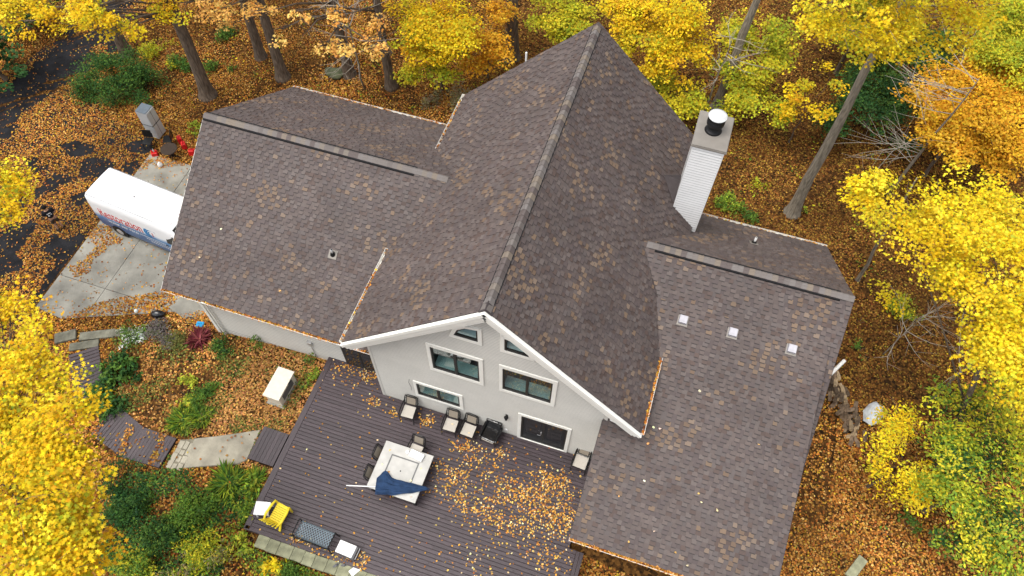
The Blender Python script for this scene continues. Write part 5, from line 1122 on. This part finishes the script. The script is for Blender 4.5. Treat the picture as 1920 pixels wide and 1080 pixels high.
for lb, sp, pal in [('tall narrow green shrub between the trunks above the left wing', [(-22.68, 18.5, .6), (-22.6, 19.2, .5)], GRN), ('green shrub left of the thick dark trunk', [(-24.1, 15.7, .55)], GRN), ('green shrub touching the thick dark trunk on its left', [(-23.27, 15.59, .5)], GRN),
                    ('small green shrub right of the thick dark trunk', [(-22.1, 16.2, .5), (-20.9, 16.4, .35)], GRN), ('tiny green tuft below the two close trunks', [(-19.5, 16.54, .35)], GRN), ('yellow green shrub tucked against the left wing roof corner', [(-20.5, 11.7, .5), (-20.3, 11.2, .45)], LIM),
                    ('green shrub group behind the right wing next to the chimney', [(6.88, 15.76, .5), (7.7, 15.67, .5), (7.3, 16.3, .45)], LIM+GRN), ('green shrub right of the group behind the right wing', [(8.47, 15.3, .4)], GRN), ('tuft of green at the foot of the tall grey trunk', [(10.78, 16.5, .3)], LIM),
                    ('dark green fern patch below the bushy corner tree', [(16.6, 2.2, .5), (15.8, 1.6, .4)], GRN), ('green tuft beside the right end of the wing ridge', [(14.1, 10.97, .4)], GRN), ('green tuft halfway down beside the wing edge', [(14.2, 9.57, .4), (14.5, 9.2, .3)], GRN),
                    ('loose yellow green shrub right of the ridge end', [(15.65, 12.37, .75), (16.2, 11.6, .6)], MIX), ('greyish dry shrub behind the gutter of the main roof', [(-8.84, 18.6, .9), (-7.9, 17.9, .9), (-9.3, 17.4, .6)], FRN), ('orange shrub at the foot of the white stack', [(-4.9, 18.8, .8), (-4.2, 19.4, .6)], ORA),
                    ('yellow green shrubs along the drive left of the thick trunk', [(-25.86, 16.1, .8), (-25.0, 16.6, .8), (-24.3, 15.2, .5)], YGR), ('olive sapling on the leafy slope above the grey trunk', [(8.6, 17.6, .5)], YGR)]:
    shrub('woodland_shrub', lb, sp, pal, size=.12, cov=1.2, group=SG)
GG = 'plants of the garden bed'
shrub('garden_plant', 'mass of large dark green leaves beside the boardwalk bend', [(-16.2, -2.9, 1.0), (-15.7, -3.3, .7), (-16.5, -1.6, .85), (-15.8, -2.2, .7)], DGR+GRN[:2], size=.22, cov=1.7, h=.45, cat='plant', group=GG)
shrub('garden_plant', 'green plant dotted with white flowers below the stone steps', [(-17.0, -.35, .65), (-16.5, .1, .45)], GRN+[(.22, (.8, .8, .78))], size=.10, cov=1.3, h=.5, cat='plant', group=GG)
grass('spiky_plant', 'dark red spiky leaved plant near the garage corner', -13.77, .66, .5, .55, [(.5, (.16, .03, .04)), (.5, (.26, .07, .07))], 130)
shrub('garden_plant', 'bright green feathery plant left of the lime patch', [(-13.84, -2.45, .42), (-13.5, -2.1, .35)], LIM+GRN, size=.09, cov=1.7, h=.6, cat='plant', group=GG)
shrub('garden_plant', 'lime yellow leafy plant in the middle of the bed', [(-12.9, -1.9, .5), (-13.1, -1.4, .45), (-12.4, -2.2, .4)], LIM+[(.4, (.60, .56, .06))], size=.13, cov=1.5, h=.5, cat='plant', group=GG)
shrub('garden_plant', 'mid green plant right of the lime patch', [(-12.1, -1.9, .55), (-11.9, -1.4, .4)], GRN, size=.11, cov=1.5, h=.6, cat='plant', group=GG)
grass('grass_tuft', 'green grassy tuft at the edge of the concrete path', -12.3, -2.95, .9, .42, LIM+GRN, 520, group=GG)
grass('grass_tuft', 'second green grassy tuft, nearer the cabinet along the path', -11.7, -2.6, .8, .36, LIM+GRN, 320, group=GG)
shrub('garden_plant', 'grey violet dried plant above the dark leafy mass', [(-15.9, .55, .6), (-15.2, .1, .5)], [(.5, (.16, .13, .13)), (.3, (.24, .21, .2)), (.2, (.12, .14, .05))], size=.08, cov=1.3, h=.5, cat='plant', group=GG)
shrub('garden_plant', 'olive low plant left of the red spiky plant', [(-14.7, .25, .6), (-14.4, -.4, .5)], [(.5, (.13, .15, .04)), (.5, (.22, .2, .06))], size=.09, cov=1.0, h=.4, cat='plant', group=GG)
shrub('garden_plant', 'dark olive plant against the garage wall', [(-12.7, .6, .45), (-12.2, .3, .4)], DGR+GRN, size=.10, cov=1.1, h=.5, cat='plant', group=GG)
shrub('garden_plant', 'small climbing plant on the pale garage wall', [(-11.0, 1.05, .35)], GRN, size=.10, cov=.6, h=1.3, cat='plant', group=GG)
shrub('garden_plant', 'slender plant by the meter pipe on the garage wall', [(-8.4, .95, .3)], GRN, size=.1, cov=.7, h=1.4, cat='plant', group=GG)
shrub('garden_plant', 'green plant at the corner of deck and garage wall', [(-7.95, .4, .35), (-8.1, -.1, .25)], GRN+LIM, size=.1, cov=.9, h=.5, cat='plant', group=GG)
shrub('garden_plant', 'small green plant left of the beige cabinet', [(-10.7, -1.2, .35)], GRN+LIM, size=.09, cov=.9, h=.4, cat='plant', group=GG)
LG = 'shrubs below the boardwalk'
for lb, sp, pal, sz in [('dark green shrub right under the end of the boardwalk', [(-13.2, -5.9, .9), (-12.6, -6.2, .7)], DGR, .11), ('dark green shrub in the shade of the yellow maple', [(-12.1, -6.9, 1.1), (-11.6, -7.4, .9)], DGR+GRN[:1], .11),
                        ('mid green shrub below the concrete path', [(-11.5, -6.0, .8), (-10.9, -5.7, .6)], GRN, .11), ('bright green shrub left of the white side table', [(-10.0, -6.3, .85), (-9.4, -5.9, .6)], GRN+LIM[2:], .11), ('green shrub in the middle of the lower bed', [(-10.6, -7.4, .95), (-10.0, -7.0, .7)], GRN+DGR, .11),
                        ('yellowing shrub near the bottom edge', [(-8.8, -7.3, .85), (-8.3, -7.7, .7)], MIX, .11), ('green shrub beside the white side table', [(-8.1, -6.1, .7), (-7.9, -5.6, .5)], GRN+LIM, .11), ('shrub with large lime leaves beside the yellow chair', [(-7.3, -6.5, .5), (-6.9, -6.9, .45)], LIM+[(.5, (.62, .58, .06))], .17),
                        ('olive tangled shrub at the very bottom', [(-7.8, -7.6, .8), (-9.3, -8.2, .8)], MIX+FRN, .10), ('green ground shrub under the maple at the bottom', [(-11.4, -8.4, .9), (-10.4, -8.6, .8)], GRN+MIX, .11), ('low yellow leaved plant in front of the pavers', [(-5.9, -6.95, .35), (-6.3, -7.1, .3)], YELB, .17), ('low green plant in front of the pavers', [(-5.3, -7.1, .5), (-4.6, -7.2, .4)], GRN, .09)]:
    shrub('garden_shrub', lb, sp, pal, size=sz, cov=1.7, h=.75, group=LG)
grass('grass_tuft', 'tuft of arching striped leaves below the path by the landing', -9.1, -4.75, 1.0, .5, LIM+GRN, 420, group=GG)
grass('grass_tuft', 'arching leafy tuft at the corner of landing and deck', -8.2, -4.35, .6, .42, LIM+GRN[:2], 200, group=GG, wd=.2)
shrub('garden_plant', 'green broad leaved plant below the plank landing', [(-8.15, -4.6, .45), (-7.9, -5.0, .4)], GRN+LIM, size=.18, cov=1.2, h=.5, cat='plant', group=GG)
# low ground cover of the garden beds
def cover(label, n, box, pal, thr, size, seed):
    x = RNG.uniform(box[0], box[1], n); y = RNG.uniform(box[2], box[3], n)
    m_ = np.sin(x*2.1+seed+1.2*np.sin(y*1.7))+np.sin(y*2.6+seed*2+np.sin(x*1.9))+RNG.normal(0, .35, n) > thr; x, y = x[m_], y[m_]; k = len(x)
    z = np.array([gz(a, b) for a, b in zip(x, y)])+RNG.uniform(.02, .16, k); q = RNG.normal(0, .5, (k, 3)); q[:, 2] = 1
    ok = np.array([not inpoly(a, b, PATH) for a, b in zip(x, y)]) & ~((x > -16.2) & (x < -12.1) & (y > -5.1) & (y < -3.6)); x, y, z, q = x[ok], y[ok], z[ok], q[ok]; k = len(x)
    V, K = leaf_verts(np.stack([x, y, z], 1), q, size*RNG.uniform(.6, 1.3, k), 'oval'); tag(polymesh('ground_cover', V, K, jitter(pick(pal, k)), 'leaf'), label, 'ground cover', kind='stuff')
OLV = [(.4, (.12, .15, .035)), (.3, (.08, .13, .03)), (.3, (.22, .22, .05))]
cover('olive green ground cover between the plants of the garden bed', 9000, (-17.6, -8, -3.6, 1.2), OLV, .35, .10, 1.)
cover('green ground cover around the shrubs below the path', 12000, (-13.5, -7.7, -9, -4.4), GRN+DGR, -.1, .11, 2.)
cover('sparse green seedlings in front of the pavers', 3000, (-7.5, -2.5, -8, -6.7), GRN+LIM, .2, .10, 3.)
cover('patchy seedlings on the woodland floor behind the house', 9000, (-24, 16, 13.5, 24), YGR+GRN[:2], 1.35, .13, 4.)
# ================================================================== FALLEN LEAVES
def gz_np(x, y):
    s = lambda a, b, v: (lambda t: t*t*(3-2*t))(np.clip((v-a)/(b-a), 0, 1))
    t = s(-17, -8.3, x)*(1-s(3, 7, x))*(1-s(.8, 3, y)); w_ = np.minimum(1, s(12.5, 17, y)+s(12, 17, x)+s(24, 30, -x))
    return -1.4+t+w_*(.18*np.sin(x*.55+1)*np.cos(y*.47)+.10*np.sin(x*1.3-y*1.1))
def inp(x, y, P):
    c = np.zeros(len(x), bool); j = len(P)-1
    for i in range(len(P)):
        xi, yi = P[i][:2]; xj, yj = P[j][:2]
        c ^= ((yi > y) != (yj > y)) & (x < (xj-xi)*(y-yi)/(yj-yi+1e-12)+xi); j = i
    return c
N0 = 1000000; X = RNG.uniform(-41, 25, N0); Y = RNG.uniform(-12, 38, N0)
k = inp(X, Y, [(-40, 19), (-39, 14), (-18, -11.8), (0, -9), (24, 0), (25, 38), (10, 34)]); X, Y = X[k], Y[k]
keep = np.ones(len(X)); rect_ = lambda a, b, c, d: (X > a) & (X < b) & (Y > c) & (Y < d)
keep[rect_(-13.0, -4.7, 1.3, 12)] = 0; keep[rect_(-4.8, 4.2, .4, 12.2)] = 0; keep[rect_(4.2, 10.4, -3, 11)] = 0; keep[rect_(-7.6, 4.7, -6.15, 1.3)] = 0
keep[rect_(-7, -.5, -6.65, -6.1)] = .15
apr = inp(X, Y, APRON); keep[apr] = .035
Zg = gz_np(X, Y)+RNG.uniform(.006, .05, len(X))
Zg[apr] = -1.348+RNG.uniform(.004, .03, apr.sum())
wob = .18*np.sin(X*5.1)+.16*np.sin(Y*6.3+X*2)
for P in (BL_PILE, BL_PILE2, [(-20.6, -.5), (-19.2, 1.05), (-18.2, 1.7), (-16.8, 2.4), (-15.9, 2.45), (-15.9, 1.4), (-20, -1.2)]):
    q = inp(X+wob*.7, Y+wob*.5, P) & apr; keep[q] = 1
for (cx, cy, a, b) in BL_BARE:
    d = ((X-cx+wob*.6)/(a*1.28))**2+((Y-cy+wob*.5)/(b*1.28))**2; q = d < 1; keep[q] = np.minimum(keep[q], .07)
pm = inp(X, Y, PATH); keep[pm] = .02; Zg[pm] += .05
bwm = rect_(-16, -12.1, -5.0, -3.7); keep[bwm] = .06+.5*(np.sin(X[bwm]*4+Y[bwm]) > .75); Zg[bwm] += .12
lnd = rect_(-8.85, -7.6, -3.7, -2.3); keep[lnd] = .03; Zg[lnd] += .10
bed = rect_(-17.5, -11.2, -4, 1.2) & ~bwm; keep[bed] *= .75*np.where(np.sin(X[bed]*1.9+1)*np.cos(Y[bed]*2.3)+.4*np.sin(X[bed]*4.7) > -.05, .8, .25)
low = rect_(-14, -5, -9, -5.1); keep[low] *= .5
pn = np.sin(X*1.1+1.4*np.sin(Y*.6))+np.sin(Y*1.3+1.2*np.sin(X*.7+2))+.8*np.sin(X*2.7-Y*2.1)+.6*np.sin(X*4.3+Y*3.9)
wd_ = ((Y > 12.5) | ((X > 12) & (Y > 7)) | (X < -31)); keep[wd_] *= np.clip(.75+.28*pn[wd_], .18, 1)
nearh = (X > 10.4) & (X < 13.6) & (Y > 1) & (Y < 9); keep[nearh] *= .45
edge = 1-np.clip((np.hypot(np.maximum(0, X-15), 0))/14, 0, .35)
k = RNG.random(len(X)) < keep*edge; X, Y, Zg = X[k], Y[k], Zg[k]; n = len(X)
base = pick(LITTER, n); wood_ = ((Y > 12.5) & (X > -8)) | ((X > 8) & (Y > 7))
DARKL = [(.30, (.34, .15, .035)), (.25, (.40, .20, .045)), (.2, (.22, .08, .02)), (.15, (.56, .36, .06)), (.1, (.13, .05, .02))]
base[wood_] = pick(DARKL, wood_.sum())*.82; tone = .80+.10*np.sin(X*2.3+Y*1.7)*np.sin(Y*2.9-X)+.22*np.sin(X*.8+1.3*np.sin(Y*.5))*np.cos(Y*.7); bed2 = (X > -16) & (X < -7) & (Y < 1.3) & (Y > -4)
base[bed2] = base[bed2]*.85+np.array([.66, .40, .18])*.15
pz = (X > -11.6) & (X < -7.5) & (Y < 1.3) & (Y > -4); base[pz] = base[pz]*.72+np.array([.76, .40, .15])*.28
nr = RNG.normal(0, .42, (n, 3)); nr[:, 2] = 1
V, K = leaf_verts(np.stack([X, Y, Zg], 1), nr, RNG.uniform(.06, .122, n)*np.where(X < -18, .88, 1), 'quad')
tag(polymesh('fallen_leaves', V, K, jitter(base*tone[:, None], .2, .25), 'litter'), 'orange and brown fallen leaves carpeting the ground', 'leaf litter', kind='stuff')
# leaves on the deck
HEAP = [(2.84,-0.94,1.03,0.58,260),(2.82,-1.92,1.11,0.69,260),(1.80,-1.72,0.92,0.61,160),(0.04,-1.31,1.04,0.52,90),(-0.43,-2.45,1.02,0.61,120),(0.51,-2.67,1.21,0.60,130),(1.88,-2.96,1.20,0.58,140),(3.40,-2.46,0.90,0.58,120),(-0.85,-0.70,0.63,0.32,90),(0.42,-0.51,0.84,0.43,60),(-2.59,-0.08,0.34,0.27,60),(-4.06,-0.23,0.26,0.18,25),(-5.69,1.09,0.49,0.53,110),(-6.67,1.02,0.56,0.34,40),(-5.03,0.01,0.39,0.28,40),(-6.78,0.73,0.66,0.60,25),(-0.68,-1.77,0.41,0.42,50),(3.64,-1.86,0.61,0.88,80),(3.32,-3.60,0.98,0.74,70),(-1.34,-1.77,0.52,0.42,40),(1.05,-1.75,0.61,1.21,70),(-2.92,-5.83,0.23,0.46,50),(-5.42,-5.96,0.59,0.23,40),(-4.06,-6.11,1.17,0.37,60)]
XX, YY = [], []
for cx, cy, a, b, m_ in HEAP:
    q = RNG.normal(0, .5, (int(m_*1.15), 2)); XX.append(cx+q[:, 0]*a); YY.append(cy+q[:, 1]*b)
XX.append(RNG.uniform(-7.5, 4.4, 330)); YY.append(RNG.uniform(-6.1, 1.2, 330)); XX.append(RNG.uniform(-.5, 4.4, 230)); YY.append(RNG.uniform(-6.1, -2.5, 230))
XX = np.concatenate(XX); YY = np.concatenate(YY); k = (XX > -7.55) & (XX < 4.5) & (YY > -6.2) & (YY < np.where(XX < -4.8, 1.25, .38)); XX, YY = XX[k], YY[k]; n = len(XX)
nr = RNG.normal(0, .5, (n, 3)); nr[:, 2] = 1
V, K = leaf_verts(np.stack([XX, YY, RNG.uniform(.008, .045, n)], 1), nr, RNG.uniform(.045, .088, n), 'maple')
tag(polymesh('deck_leaves', V, K, jitter(pick([(.33, (.62, .30, .05)), (.26, (.72, .44, .11)), (.22, (.46, .20, .04)), (.12, (.82, .62, .32)), (.07, (.28, .10, .03))], n)), 'litter'), 'golden and tan fallen leaves scattered over the deck boards', 'leaf litter', kind='stuff')
# a few pale leaves on the roofs and the table
rl = [(x, y, RLW(x, y)+.025) for x, y in [(5.94, .67), (5.72, .64), (5.21, -1.76), (7.69, -.94), (7.84, -1.16), (8.40, -1.25), (6.60, -2.45), (5.90, -3.0), (5.88, -1.07), (5.68, .09), (7.89, -3.12), (7.43, -2.86), (9.2, 1.1), (6.9, 2.2)]]
rl += [(x, y, LF(x, y)+.025) for x, y in [(-12.8, 2.2), (-12.2, 3.3), (-9.2, 1.9)]]+[(x, y, .755) for x, y in [(-3.4, -1.9), (-3.1, -2.7), (-1.95, -3.3), (-2.0, -2.2), (-2.4, -3.2), (-3.45, -2.5), (-2.2, -2.75)]]+[(x, y, .425) for x, y in [(-.8, -.2), (-1.55, -.05), (-3.6, -5.8)]]
rl = np.array(rl); n = len(rl); nr = RNG.normal(0, .2, (n, 3)); nr[:, 2] = 1; V, K = leaf_verts(rl, nr, RNG.uniform(.07, .11, n), 'maple')
tag(polymesh('stray_leaves', V, K, jitter(pick([(.6, (.8, .68, .42)), (.4, (.7, .42, .12))], n)), 'litter'), 'stray pale leaves lying on the shingles and the patio table', 'leaf litter', kind='stuff')
